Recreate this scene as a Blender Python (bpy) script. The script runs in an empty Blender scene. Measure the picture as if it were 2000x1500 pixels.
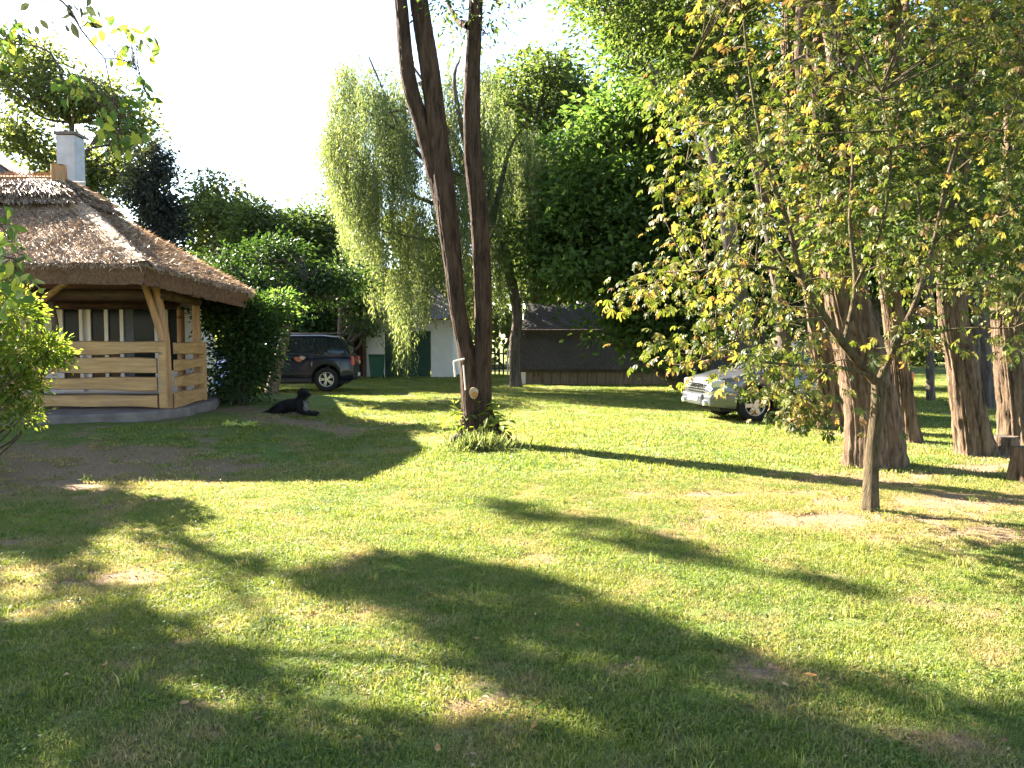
import bpy, bmesh, math, random
import numpy as np
from mathutils import Vector, Matrix

random.seed(7)
RNG = np.random.default_rng(11)
PI = math.pi
R = math.radians
SC = bpy.context.scene
COL = SC.collection

# ------------------------------------------------------------------ camera, sky, sun, exposure
CAM_H = 1.6
FPX = 1550.0
PITCH = R(3.03)
cam_data = bpy.data.cameras.new('camera')
cam = bpy.data.objects.new('camera', cam_data)
COL.objects.link(cam)
cam.location = (0, 0, CAM_H)
cam.rotation_euler = (PI / 2 - PITCH, 0, 0)
cam_data.sensor_width = 36
cam_data.lens = FPX / 2000 * 36
cam_data.clip_start = 0.05
cam_data.clip_end = 1500
SC.camera = cam

SUN_EL = R(30)
SH = np.array([0.788, -0.616])            # the way shadows fall on the ground
SUNV = Vector((-SH[0] * math.cos(SUN_EL), -SH[1] * math.cos(SUN_EL), math.sin(SUN_EL)))
w = bpy.data.worlds.new('World')
SC.world = w
w.use_nodes = True
nt = w.node_tree
for n in list(nt.nodes):
    nt.nodes.remove(n)
sky = nt.nodes.new('ShaderNodeTexSky')
sky.sky_type = 'NISHITA'
sky.sun_disc = False
sky.sun_elevation = SUN_EL
sky.sun_rotation = math.atan2(SUNV.x, SUNV.y)
sky.air_density = 1.0
sky.dust_density = 0.6
sky.ozone_density = 1.0
bg = nt.nodes.new('ShaderNodeBackground')
bg.inputs['Strength'].default_value = 0.05
wo = nt.nodes.new('ShaderNodeOutputWorld')
nt.links.new(sky.outputs[0], bg.inputs['Color'])
nt.links.new(bg.outputs[0], wo.inputs['Surface'])

sd = bpy.data.lights.new('sun', 'SUN')
sd.energy = 5.0
sd.angle = R(0.5)
sd.color = (1.0, 0.90, 0.74)
sun = bpy.data.objects.new('sun', sd)
COL.objects.link(sun)
sun.rotation_euler = SUNV.to_track_quat('Z', 'Y').to_euler()
sun.location = (-20, 20, 30)

vs = SC.view_settings
SC.display_settings.display_device = 'sRGB'
vs.view_transform = 'Standard'
vs.look = 'None'
vs.exposure = 3.5
vs.gamma = 1.0
vs.use_curve_mapping = False
SC.cycles.max_bounces = 6
SC.cycles.diffuse_bounces = 2
SC.cycles.glossy_bounces = 2
SC.cycles.transmission_bounces = 4
SC.cycles.transparent_max_bounces = 6
SC.cycles.use_denoising = True

# ------------------------------------------------------------------ pixel <-> place helpers
def ray(px, py):
    a = (px - 1000.0) / FPX
    b = -(py - 750.0) / FPX
    return np.array([a, math.cos(PITCH) + b * math.sin(PITCH), -math.sin(PITCH) + b * math.cos(PITCH)])

def at(px, py, Y):
    d = ray(px, py)
    return np.array([0, 0, CAM_H]) + d * (Y / d[1])

def smooth(t):
    t = np.clip(t, 0, 1)
    return t * t * (3 - 2 * t)

def gz(x, y):
    """height of the ground"""
    x = np.asarray(x, float); y = np.asarray(y, float)
    dx = np.maximum(0, x + 5.2)
    dy = np.maximum(0, np.maximum(11.6 - y, y - 19))
    d = np.sqrt(dx * dx + dy * dy)
    z = 0.33 * smooth(1 - d / 2.8)
    z = z + 0.012 * np.sin(x * 0.9 + 1.0) * np.sin(y * 0.7) + 0.006 * np.sin(x * 2.3 + y * 1.9)
    return z

def ground(px, py):
    d = ray(px, py)
    z = 0.0
    for _ in range(12):
        t = (z - CAM_H) / d[2]
        p = np.array([0, 0, CAM_H]) + d * t
        z = float(gz(p[0], p[1]))
    return np.array([p[0], p[1], z])

def fieldnoise(x, y, scale, seed):
    r = np.random.default_rng(seed)
    v = 0
    amp = 1.0; tot = 0
    for o in range(4):
        for k in range(5):
            a = r.uniform(0, 2 * PI); f = (2 ** o) / scale * r.uniform(.7, 1.4); ph = r.uniform(0, 2 * PI)
            v = v + amp * np.sin((x * math.cos(a) + y * math.sin(a)) * f * 2 * PI + ph)
        tot += amp * 1.6
        amp *= .6
    return np.clip(v / tot * .5 + .5, 0, 1)

# ------------------------------------------------------------------ materials
def lin(r, g, b):
    f = lambda c: (c / 255.0 / 12.92) if c / 255.0 <= .04045 else ((c / 255.0 + .055) / 1.055) ** 2.4
    return (f(r), f(g), f(b), 1)

class NT:
    def __init__(s, name):
        s.m = bpy.data.materials.new(name)
        s.m.use_nodes = True
        s.t = s.m.node_tree
        for n in list(s.t.nodes):
            s.t.nodes.remove(n)
        s.out = s.t.nodes.new('ShaderNodeOutputMaterial')
    def n(s, kind, **kw):
        nd = s.t.nodes.new(kind)
        for k, v in kw.items():
            if k.startswith('i_'):
                key = k[2:].replace('_', ' ')
                nd.inputs[key].default_value = v
            else:
                setattr(nd, k, v)
        return nd
    def l(s, a, b):
        s.t.links.new(a, b)
    def ramp(s, fac, stops):
        r = s.n('ShaderNodeValToRGB')
        e = r.color_ramp.elements
        e[0].position = stops[0][0]; e[0].color = stops[0][1]
        e[1].position = stops[-1][0]; e[1].color = stops[-1][1]
        for p, c in stops[1:-1]:
            q = e.new(p); q.color = c
        s.l(fac, r.inputs[0])
        return r.outputs[0]
    def noise(s, scale, detail=4, vec=None, rough=.55, dist=0):
        n = s.n('ShaderNodeTexNoise')
        n.inputs['Scale'].default_value = scale
        n.inputs['Detail'].default_value = detail
        n.inputs['Roughness'].default_value = rough
        n.inputs['Distortion'].default_value = dist
        if vec is not None:
            s.l(vec, n.inputs['Vector'])
        return n.outputs['Fac']
    def coords(s, sx=1, sy=1, sz=1, kind='Object'):
        if kind == 'World':
            g = s.n('ShaderNodeNewGeometry').outputs['Position']
        else:
            g = s.n('ShaderNodeTexCoord').outputs[kind]
        m = s.n('ShaderNodeMapping')
        m.inputs['Scale'].default_value = (sx, sy, sz)
        s.l(g, m.inputs['Vector'])
        return m.outputs[0]
    def mix(s, fac, a, b, blend='MIX'):
        m = s.n('ShaderNodeMix', data_type='RGBA', blend_type=blend)
        for sock, v in ((m.inputs[0], fac), (m.inputs[6], a), (m.inputs[7], b)):
            if isinstance(v, (int, float)):
                sock.default_value = v
            elif isinstance(v, tuple):
                sock.default_value = v
            else:
                s.l(v, sock)
        return m.outputs[2]
    def bump(s, h, strength=.5, dist=.02):
        b = s.n('ShaderNodeBump')
        b.inputs['Strength'].default_value = strength
        b.inputs['Distance'].default_value = dist
        s.l(h, b.inputs['Height'])
        return b.outputs[0]
    def principled(s, col, rough=.7, spec=.3, metal=0, normal=None, coat=0):
        p = s.n('ShaderNodeBsdfPrincipled')
        if isinstance(col, tuple):
            p.inputs['Base Color'].default_value = col
        else:
            s.l(col, p.inputs['Base Color'])
        if isinstance(rough, (int, float)):
            p.inputs['Roughness'].default_value = rough
        else:
            s.l(rough, p.inputs['Roughness'])
        p.inputs['Specular IOR Level'].default_value = spec
        p.inputs['Metallic'].default_value = metal
        p.inputs['Coat Weight'].default_value = coat
        if normal is not None:
            s.l(normal, p.inputs['Normal'])
        return p.outputs[0]
    def done(s, sh):
        s.l(sh, s.out.inputs['Surface'])
        return s.m

def c(r, g, b):
    return (r, g, b, 1)

def m_plain(name, col, rough=.6, spec=.3, metal=0, var=.25, scale=6, bump=.0, coat=0):
    t = NT(name)
    nz = t.noise(scale, 4, t.coords())
    col2 = tuple(x * (1 - var) for x in col[:3]) + (1,)
    cc = t.ramp(nz, [(.3, col2), (.7, col)])
    nrm = t.bump(t.noise(scale * 6, 4, t.coords()), bump, .01) if bump else None
    return t.done(t.principled(cc, rough, spec, metal, nrm, coat))

def m_leaf(name, ca, cb, cc_, trans=.5, tcol=None, rough=.5, brown=None):
    """leaf: colour varies with the leaf's own random number"""
    t = NT(name)
    a = t.n('ShaderNodeAttribute', attribute_name='rnd').outputs['Fac']
    stops = [(0, ca), (.5, cb), (.93, cc_)]
    if brown:
        stops = [(0, ca), (.45, cb), (.82, cc_), (.97, brown)]
    col = t.ramp(a, stops)
    p = t.principled(col, rough, .18)
    tr = t.n('ShaderNodeBsdfTranslucent')
    if tcol is None:
        tcol = (1.35, 1.5, .55, 1)
    tc = t.mix(1.0, col, tcol, 'MULTIPLY')
    t.l(tc, tr.inputs['Color'])
    ms = t.n('ShaderNodeMixShader')
    ms.inputs[0].default_value = trans
    t.l(p, ms.inputs[1]); t.l(tr.outputs[0], ms.inputs[2])
    return t.done(ms.outputs[0])

def m_bark(name, dark, light, scale=1.0, moss=None):
    t = NT(name)
    v = t.coords(9 * scale, 9 * scale, 1.6 * scale)
    n1 = t.noise(1.6, 6, v, .65, .4)
    n2 = t.noise(.35, 3, t.coords(3, 3, 1))
    col = t.ramp(n1, [(.32, dark), (.62, light)])
    tint = t.ramp(n2, [(.35, c(.75, .72, .7)), (.7, c(1.1, 1.05, 1.0))])
    col = t.mix(.8, col, tint, 'MULTIPLY')
    if moss:
        col = t.mix(t.ramp(t.noise(2.2, 4, t.coords()), [(.5, c(0, 0, 0)), (.7, c(.7, .7, .7))]), col, moss)
    return t.done(t.principled(col, .9, .12, 0, t.bump(t.noise(3.5, 6, t.coords(9 * scale, 9 * scale, 1.2 * scale), .75, .3), 1.0, .05)))

M = {}
M['bark_dark'] = m_bark('dark_bark', c(.018, .012, .010), c(.105, .068, .05))
M['bark_red'] = m_bark('red_brown_bark', c(.035, .023, .016), c(.22, .155, .105))
M['bark_smooth'] = m_bark('smooth_young_bark', c(.05, .04, .025), c(.16, .125, .075), 1.6, c(.10, .12, .04))
M['bark_grey'] = m_bark('grey_bark', c(.05, .04, .035), c(.17, .14, .12))
M['twig'] = m_plain('twig_bark', c(.085, .06, .045), .9, .1, var=.4, scale=30)
M['leaf_chestnut'] = m_leaf('chestnut_leaf', c(.028, .045, .013), c(.085, .108, .024), c(.22, .205, .06), .42,
                            (1.35, 1.35, .6, 1), .5, c(.19, .11, .055))
M['leaf_maple'] = m_leaf('broad_leaf_fresh', c(.04, .08, .024), c(.085, .14, .04), c(.17, .22, .065), .58, (1.15, 1.25, .65, 1))
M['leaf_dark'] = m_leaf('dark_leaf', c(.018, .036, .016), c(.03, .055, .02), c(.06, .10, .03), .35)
M['leaf_mid'] = m_leaf('mid_leaf', c(.035, .058, .022), c(.07, .10, .032), c(.16, .18, .06), .5, (1.2, 1.3, .6, 1))
M['leaf_far'] = m_leaf('far_leaf', c(.05, .065, .03), c(.09, .11, .045), c(.20, .21, .07), .6, (1.3, 1.35, .7, 1))
M['leaf_willow'] = m_leaf('willow_leaf', c(.075, .10, .05), c(.14, .17, .075), c(.27, .29, .12), .5, (1.25, 1.3, .75, 1))
M['leaf_bush'] = m_leaf('bush_leaf', c(.08, .13, .025), c(.16, .22, .04), c(.28, .28, .07), .5, None, .45, c(.30, .17, .10))
M['leaf_ivy_and_silhouette'] = m_leaf('ivy_and_silhouette_leaf', c(.02, .022, .024), c(.035, .038, .038), c(.05, .06, .045), .3)  # ivy, and twig leaves with their silhouette darkness put into the colour

def m_grass():
    t = NT('grass_blades')
    v = t.coords(1, 1, 0, 'World')
    n1 = t.noise(.55, 4, v)
    n2 = t.noise(5.5, 5, v, .7)
    rnd = t.n('ShaderNodeAttribute', attribute_name='rnd').outputs['Fac']
    dry = t.n('ShaderNodeAttribute', attribute_name='dry', attribute_type='INSTANCER').outputs['Fac']
    base = t.ramp(rnd, [(0, c(.055, .085, .020)), (.5, c(.125, .175, .034)), (1, c(.26, .28, .075))])
    lush = t.ramp(n1, [(.35, c(.78, .92, .9)), (.65, c(1.2, 1.08, 1.0))])
    col = t.mix(.9, base, lush, 'MULTIPLY')
    straw = t.ramp(rnd, [(0, c(.17, .12, .06)), (1, c(.46, .36, .20))])
    mth = t.n('ShaderNodeMath', operation='MULTIPLY_ADD')
    t.l(n2, mth.inputs[0]); mth.inputs[1].default_value = 2.0; mth.inputs[2].default_value = -1.02
    ad = t.n('ShaderNodeMath', operation='ADD', use_clamp=True)
    t.l(mth.outputs[0], ad.inputs[0]); t.l(dry, ad.inputs[1])
    # each blade turns dry on its own
    cmp_ = t.n('ShaderNodeMath', operation='MULTIPLY', use_clamp=True)
    t.l(ad.outputs[0], cmp_.inputs[0]); cmp_.inputs[1].default_value = 1.0
    col = t.mix(cmp_.outputs[0], col, straw)
    p = t.principled(col, .5, .3)
    tr = t.n('ShaderNodeBsdfTranslucent')
    t.l(t.mix(1.0, col, (1.3, 1.3, .7, 1), 'MULTIPLY'), tr.inputs['Color'])
    ms = t.n('ShaderNodeMixShader'); ms.inputs[0].default_value = .45
    t.l(p, ms.inputs[1]); t.l(tr.outputs[0], ms.inputs[2])
    return t.done(ms.outputs[0])
M['grass'] = m_grass()

def m_ground():
    t = NT('lawn_ground')
    v = t.coords(1, 1, 1, 'World')
    bare = t.n('ShaderNodeAttribute', attribute_name='bare').outputs['Fac']
    n1 = t.noise(.5, 5, v); n2 = t.noise(9, 6, v, .7); n3 = t.noise(40, 4, v, .7)
    g = t.ramp(n2, [(.3, c(.045, .07, .018)), (.5, c(.09, .13, .028)), (.72, c(.17, .19, .05))])
    g = t.mix(t.ramp(n1, [(.4, c(0, 0, 0)), (.7, c(.5, .5, .5))]), g, c(.15, .14, .055))
    d = t.ramp(n3, [(.25, c(.09, .06, .035)), (.5, c(.19, .13, .08)), (.75, c(.33, .24, .155))])
    ad = t.n('ShaderNodeMath', operation='MULTIPLY_ADD', use_clamp=True)
    t.l(n2, ad.inputs[0]); ad.inputs[1].default_value = .8
    sub = t.n('ShaderNodeMath', operation='SUBTRACT'); t.l(bare, sub.inputs[0]); sub.inputs[1].default_value = .4
    t.l(sub.outputs[0], ad.inputs[2])
    f = t.ramp(ad.outputs[0], [(.25, c(0, 0, 0)), (.6, c(1, 1, 1))])
    col = t.mix(f, g, d)
    return t.done(t.principled(col, .95, .1, 0, t.bump(t.noise(30, 6, v, .7), .8, .03)))
M['ground'] = m_ground()

def m_wood(name, a, b, axis=0, rough=.55):
    t = NT(name)
    sc = [14, 14, 14]; sc[axis] = 1.2
    n1 = t.noise(1.2, 5, t.coords(*sc), .6, .6)
    n2 = t.noise(1.5, 2, t.coords(1, 1, 1))
    col = t.ramp(n1, [(.3, a), (.68, b)])
    col = t.mix(.6, col, t.ramp(n2, [(.3, c(.8, .76, .7)), (.7, c(1.1, 1.05, 1))]), 'MULTIPLY')
    kn = t.n('ShaderNodeTexVoronoi'); kn.inputs['Scale'].default_value = 1.0
    sk = [3.2, 3.2, 3.2]; sk[axis] = 1.1
    t.l(t.coords(*sk), kn.inputs['Vector'])
    col = t.mix(t.ramp(kn.outputs['Distance'], [(.05, c(.75, .75, .75)), (.12, c(0, 0, 0))]), col, (a[0] * .35, a[1] * .3, a[2] * .3, 1))
    n3 = t.noise(.9, 5, t.coords(2, 2, 2), .7)
    col = t.mix(t.ramp(n3, [(.5, c(0, 0, 0)), (.75, c(.45, .45, .45))]), col, (.22, .19, .16, 1))
    return t.done(t.principled(col, rough, .3, 0, t.bump(n1, .4, .015)))
M['board'] = m_wood('honey_board', c(.30, .165, .07), c(.52, .32, .15), 0)
M['board_side'] = m_wood('honey_board_side', c(.30, .165, .07), c(.52, .32, .15), 1)
M['log'] = m_wood('peeled_log', c(.22, .115, .05), c(.45, .25, .12), 2)
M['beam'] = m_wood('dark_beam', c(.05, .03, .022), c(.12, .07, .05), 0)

M['old_plank'] = m_wood('old_plank', c(.11, .085, .06), c(.24, .19, .14), 2, .85)
def m_thatch(name, a, b, c2):
    t = NT(name)
    n1 = t.noise(26, 6, t.coords(1, 1, .6), .75)
    n2 = t.noise(1.4, 3, t.coords())
    col = t.ramp(n1, [(.32, a), (.5, b), (.68, c2)])
    col = t.mix(.5, col, t.ramp(n2, [(.3, c(.7, .66, .64)), (.7, c(1.1, 1.05, 1))]), 'MULTIPLY')
    return t.done(t.principled(col, .85, .25, 0, t.bump(n1, 1.0, .05)))
M['thatch'] = m_thatch('reed_thatch', c(.16, .095, .065), c(.44, .31, .23), c(.72, .58, .46))
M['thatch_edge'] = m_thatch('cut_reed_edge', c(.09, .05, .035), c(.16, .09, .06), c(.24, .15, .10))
M['thatch_old'] = m_thatch('old_grey_thatch', c(.08, .065, .06), c(.15, .12, .11), c(.24, .2, .18))
M['reed'] = m_leaf('reed_straw', c(.19, .115, .08), c(.44, .31, .22), c(.76, .62, .50), .15, (1, .9, .7, 1), .5)
M['plaster'] = m_plain('white_plaster', c(.72, .72, .74), .85, .15, var=.12, scale=2, bump=.2)
M['plaster_old'] = m_plain('grey_plaster', c(.5, .52, .56), .9, .1, var=.25, scale=4, bump=.3)
M['concrete'] = m_plain('concrete', c(.20, .17, .16), .9, .15, var=.4, scale=5, bump=.5)
M['white_frame'] = m_plain('white_frame_paint', c(.75, .75, .75), .4, .4, var=.06)
M['curtain'] = m_plain('pale_curtain', c(.16, .18, .21), .9, .1, var=.3, scale=3)
def m_glass(name, col, rough=.06):
    t = NT(name)
    return t.done(t.principled(col, rough, .7 if rough < .05 else .12, 0))
M['pane'] = m_glass('dark_window_glass', c(.012, .02, .024), .12)
M['car_glass'] = m_glass('tinted_car_glass', c(.015, .02, .022), .04)
M['paint_dark'] = m_plain('dark_blue_car_paint', c(.004, .006, .014), .3, .25, 0, .1, 3, 0, .35)
M['paint_silver'] = m_plain('silver_car_paint', c(.11, .115, .135), .32, .5, .6, .06, 3, 0, .5)
M['paint_blue'] = m_plain('blue_car_paint', c(.05, .12, .40), .25, .5, .2, .06, 3, 0, 1.0)
M['rubber'] = m_plain('tyre_rubber', c(.018, .018, .018), .85, .2, var=.3, scale=20)
M['alloy'] = m_plain('alloy_metal', c(.62, .60, .56), .32, .5, .8, .1)
M['trim'] = m_plain('black_plastic', c(.02, .02, .022), .6, .3, var=.2)
M['chrome'] = m_plain('bright_metal', c(.7, .7, .7), .15, .5, 1.0, .05)
M['red_lamp'] = m_plain('red_lamp_lens', c(.45, .02, .02), .15, .5, var=.1, coat=1)
M['clear_lamp'] = m_plain('clear_lamp_lens', c(.55, .58, .6), .1, .6, .5, .2, 20, 0, 1)
M['plate'] = m_plain('white_plate', c(.8, .8, .78), .4, .4, var=.03)
M['orange'] = m_plain('orange_patch', c(.28, .09, .04), .4, .3, var=.3, scale=20)
M['cream'] = m_plain('cream_patch', c(.34, .27, .22), .4, .3, var=.2, scale=20)
M['green_paint'] = m_plain('dark_green_paint', c(.022, .07, .05), .6, .3, var=.35, scale=4)
M['green_bin'] = m_plain('green_bin_plastic', c(.02, .09, .06), .5, .3, var=.2)
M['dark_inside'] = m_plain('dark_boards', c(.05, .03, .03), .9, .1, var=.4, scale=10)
M['rail_white'] = m_plain('white_painted_metal', c(.75, .68, .62), .4, .4, var=.1)
M['cut_wood'] = m_plain('fresh_cut_wood', c(.48, .38, .26), .8, .1, var=.2, scale=25)
M['cut_core'] = m_plain('orange_heartwood', c(.45, .20, .06), .8, .1, var=.4, scale=40)
M['stone'] = m_plain('grey_stone', c(.22, .20, .19), .9, .1, var=.5, scale=12, bump=.6)
M['fur'] = m_plain('black_fur', c(.004, .004, .005), .6, .2, var=.4, scale=60, bump=.8)
M['tongue'] = m_plain('grey_white_fur', c(.30, .28, .28), .9, .1, var=.3, scale=40)
M['fallen'] = m_leaf('fallen_leaf', c(.30, .13, .05), c(.38, .2, .07), c(.45, .32, .14), .3, (1.2, 1, .6, 1))
M['yellow_leaf'] = m_leaf('yellow_green_leaf', c(.35, .38, .08), c(.5, .5, .14), c(.6, .56, .25), .5)
M['shingle'] = m_thatch('weathered_reed_roof', c(.035, .03, .028), c(.075, .064, .06), c(.14, .12, .115))

# ------------------------------------------------------------------ object helpers
def link(o, parent=None):
    COL.objects.link(o)
    if parent is not None:
        o.parent = parent
    return o

def tag(o, label=None, cat=None, group=None, kind=None):
    if label: o['label'] = label
    if cat: o['category'] = cat
    if group: o['group'] = group
    if kind: o['kind'] = kind
    return o

def thing(name, label, cat, loc=(0, 0, 0), rz=0, group=None):
    o = bpy.data.objects.new(name, None)
    o.empty_display_size = .2
    COL.objects.link(o)
    o.location = tuple(float(v) for v in loc)
    o.rotation_euler = (0, 0, rz)
    return tag(o, label, cat, group)

def top_matrix(o):
    m = Matrix.Identity(4)
    while o is not None:
        m = o.matrix_basis @ m
        o = o.parent
    return m

def np_mesh(name, verts, faces, mat, parent=None, smooth_=False, rnd=None, world=True, attr='rnd'):
    """verts (N,3) numpy; faces (F,k) numpy array or list of lists"""
    verts = np.asarray(verts, float)
    if parent is not None and world:
        im = np.array(top_matrix(parent).inverted())
        verts = verts @ im[:3, :3].T + im[:3, 3]
    me = bpy.data.meshes.new(name)
    if isinstance(faces, np.ndarray):
        k = faces.shape[1]; F = faces.shape[0]
        me.vertices.add(len(verts)); me.vertices.foreach_set('co', verts.astype(np.float32).ravel())
        me.loops.add(F * k); me.loops.foreach_set('vertex_index', faces.astype(np.int32).ravel())
        me.polygons.add(F)
        me.polygons.foreach_set('loop_start', np.arange(0, F * k, k, dtype=np.int32))
        me.update(calc_edges=True)
    else:
        me.from_pydata([tuple(v) for v in verts], [], faces)
    if smooth_:
        me.polygons.foreach_set('use_smooth', np.ones(len(me.polygons), dtype=bool))
    if rnd is not None:
        a = me.attributes.new(attr, 'FLOAT', 'POINT')
        a.data.foreach_set('value', np.asarray(rnd, np.float32))
    me.update()
    if mat is not None:
        me.materials.append(mat)
    o = bpy.data.objects.new(name, me)
    link(o, parent)
    return o

class MB:
    def __init__(s):
        s.v = []; s.f = []
    def add(s, verts, faces):
        b = len(s.v)
        s.v += [tuple(float(q) for q in v) for v in verts]
        s.f += [[b + i for i in f] for f in faces]
        return s
    def box(s, c0, size, rz=0, rx=0, ry=0):
        sx, sy, sz = [q / 2 for q in size]
        rot = Matrix.Rotation(rz, 3, 'Z') @ Matrix.Rotation(ry, 3, 'Y') @ Matrix.Rotation(rx, 3, 'X')
        vs_ = []
        for x in (-sx, sx):
            for y in (-sy, sy):
                for z in (-sz, sz):
                    vs_.append(rot @ Vector((x, y, z)) + Vector(c0))
        s.add(vs_, [[0, 1, 3, 2], [4, 6, 7, 5], [0, 4, 5, 1], [2, 3, 7, 6], [0, 2, 6, 4], [1, 5, 7, 3]])
        return s
    def tube(s, pts, rad, n=10, cap=True, wob=0, seed=0):
        v, f = tube_arrays(pts, rad, n, wob, seed)
        b = len(s.v)
        s.v += [tuple(q) for q in v]
        s.f += [[b + i for i in ff] for ff in f.tolist()]
        if cap:
            s.f.append([b + i for i in range(n)][::-1])
            s.f.append([b + len(v) - n + i for i in range(n)])
        return s
    def prism(s, poly, z0, z1):
        n = len(poly)
        s.add([(x, y, z0) for x, y in poly] + [(x, y, z1) for x, y in poly],
              [list(range(n))[::-1], list(range(n, 2 * n))] + [[i, (i + 1) % n, n + (i + 1) % n, n + i] for i in range(n)])
        return s
    def build(s, name, mat, parent=None, smooth_=False, world=True, bevel=0):
        o = np_mesh(name, np.array(s.v), s.f, mat, parent, smooth_, None, world)
        if bevel:
            m = o.modifiers.new('bevel', 'BEVEL'); m.width = bevel; m.segments = 2; m.limit_method = 'ANGLE'
        return o

def catmull(P, n):
    P = np.asarray(P, float)
    if len(P) < 3:
        t = np.linspace(0, 1, n)[:, None]
        return P[0] * (1 - t) + P[-1] * t
    Q = np.vstack([2 * P[0] - P[1], P, 2 * P[-1] - P[-2]])
    out = []
    m = len(P) - 1
    for u in np.linspace(0, m - 1e-6, n):
        i = int(u); t = u - i
        p0, p1, p2, p3 = Q[i], Q[i + 1], Q[i + 2], Q[i + 3]
        out.append(.5 * ((2 * p1) + (-p0 + p2) * t + (2 * p0 - 5 * p1 + 4 * p2 - p3) * t * t + (-p0 + 3 * p1 - 3 * p2 + p3) * t ** 3))
    return np.array(out)

def frames(pts):
    pts = np.asarray(pts, float)
    T = np.gradient(pts, axis=0)
    T /= np.linalg.norm(T, axis=1)[:, None] + 1e-9
    ref = np.array([1.0, 0, 0]) if abs(T[0][2]) > .7 else np.array([0, 0, 1.0])
    A = ref - (T @ ref)[:, None] * T
    A /= np.linalg.norm(A, axis=1)[:, None] + 1e-9
    B = np.cross(T, A)
    return T, A, B

def tube_arrays(pts, rad, n=10, wob=0, seed=0):
    pts = np.asarray(pts, float); rad = np.asarray(rad, float)
    if rad.ndim == 0: rad = np.full(len(pts), float(rad))
    T, A, B = frames(pts)
    th = np.linspace(0, 2 * PI, n, endpoint=False)
    rr = rad[:, None] * np.ones((1, n))
    if wob:
        r = np.random.default_rng(seed)
        u = np.arange(len(pts))[:, None] / 6.0
        for k in (2, 3, 5):
            rr = rr * (1 + wob * np.sin(k * th[None, :] + r.uniform(0, 6) + u * r.uniform(-1, 1)) / k * 2)
    V = pts[:, None, :] + rr[..., None] * (np.cos(th)[None, :, None] * A[:, None, :] + np.sin(th)[None, :, None] * B[:, None, :])
    m = len(pts)
    i = np.arange(m - 1)[:, None] * n; j = np.arange(n)[None, :]; j2 = (j + 1) % n
    F = np.stack([i + j, i + j2, i + n + j2, i + n + j], -1).reshape(-1, 4)
    return V.reshape(-1, 3), F

def trunk_arrays(path, radii, flare=.0, fur=.07, n=56, step=.05, seed=0, flare_h=.35):
    """furrowed trunk; path from the ground up"""
    path = np.asarray(path, float); radii = np.asarray(radii, float)
    L = np.linalg.norm(np.diff(path, axis=0), axis=1).sum()
    m = max(8, int(L / step))
    pts = catmull(path, m)
    rad = np.interp(np.linspace(0, len(radii) - 1, m), np.arange(len(radii)), radii)
    T, A, B = frames(pts)
    th = np.linspace(0, 2 * PI, n, endpoint=False)[None, :]
    h = np.concatenate([[0], np.cumsum(np.linalg.norm(np.diff(pts, axis=0), axis=1))])[:, None]
    r = np.random.default_rng(seed)
    f = 0
    for k in (13, 19, 27, 35):
        ph = r.uniform(0, 6) + 1.3 * np.sin(h * r.uniform(.8, 2.2) + r.uniform(0, 6)) + .8 * np.sin(h * r.uniform(3, 6) + r.uniform(0, 6))
        f = f + np.abs(np.sin((k * th + ph) / 2 * 1.0 * 1.0)) ** .7 * 2 - 1.2
    f = f / 4
    f = f + .35 * np.sin(5 * th + h * 11 + 3 * np.sin(h * 5)) * np.sin(h * 17 + 2 * th)
    big = .05 * np.sin(2 * th + r.uniform(0, 6) + h * .7) + .04 * np.sin(3 * th + r.uniform(0, 6) - h * .5)
    fl = flare * np.exp(-h / flare_h) * (.55 + .45 * np.sin(5 * th + r.uniform(0, 6)) + .3 * np.sin(3 * th + r.uniform(0, 6)))
    rr = rad[:, None] * (1 + fur * f + big + fl)
    V = pts[:, None, :] + rr[..., None] * (np.cos(th)[..., None] * A[:, None, :] + np.sin(th)[..., None] * B[:, None, :])
    i = np.arange(m - 1)[:, None] * n; j = np.arange(n)[None, :]; j2 = (j + 1) % n
    F = np.stack([i + j, i + j2, i + n + j2, i + n + j], -1).reshape(-1, 4)
    return V.reshape(-1, 3), F

def merge(parts):
    V = []; F = []; b = 0
    for v, f in parts:
        V.append(v); F.append(f + b); b += len(v)
    return np.vstack(V), np.vstack(F)

def unit(v):
    return v / (np.linalg.norm(v, axis=-1, keepdims=True) + 1e-9)

def leaf_arrays(pos, axis, nrm, length, width, rnd, fold=.25):
    """a folded diamond leaf per position: 4 vertices, two triangles"""
    axis = unit(axis)
    side = unit(np.cross(axis, nrm))
    up = np.cross(side, axis)
    L = np.asarray(length)[:, None]; W = np.asarray(width)[:, None]
    b = pos
    l = pos + axis * L * .45 + side * W * .5 + up * W * fold
    r = pos + axis * L * .45 - side * W * .5 + up * W * fold
    t = pos + axis * L - up * L * .12
    V = np.stack([b, l, t, r], 1).reshape(-1, 3)
    i = np.arange(len(pos))[:, None] * 4
    F = np.stack([np.hstack([i, i + 1, i + 2]), np.hstack([i, i + 2, i + 3])], 1).reshape(-1, 3)
    return V, F, np.repeat(rnd, 4)

def rdir(n, rng=RNG):
    return unit(rng.normal(size=(n, 3)))

def ellipsoid_clusters(blobs, rng):
    out = []; nrm = []
    for (cc, rr, n) in blobs:
        d = rdir(n, rng)
        u = rng.uniform(0, 1, n) ** .45
        # lumpy outline
        lump = 1 + .16 * np.sin(d[:, 0] * 5 + cc[0]) * np.sin(d[:, 2] * 6 + cc[1]) + .12 * np.sin(d[:, 1] * 9 + cc[2])
        p = np.asarray(cc) + d * (u * lump)[:, None] * np.asarray(rr)
        out.append(p); nrm.append(d)
    return np.vstack(out), np.vstack(nrm)

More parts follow.
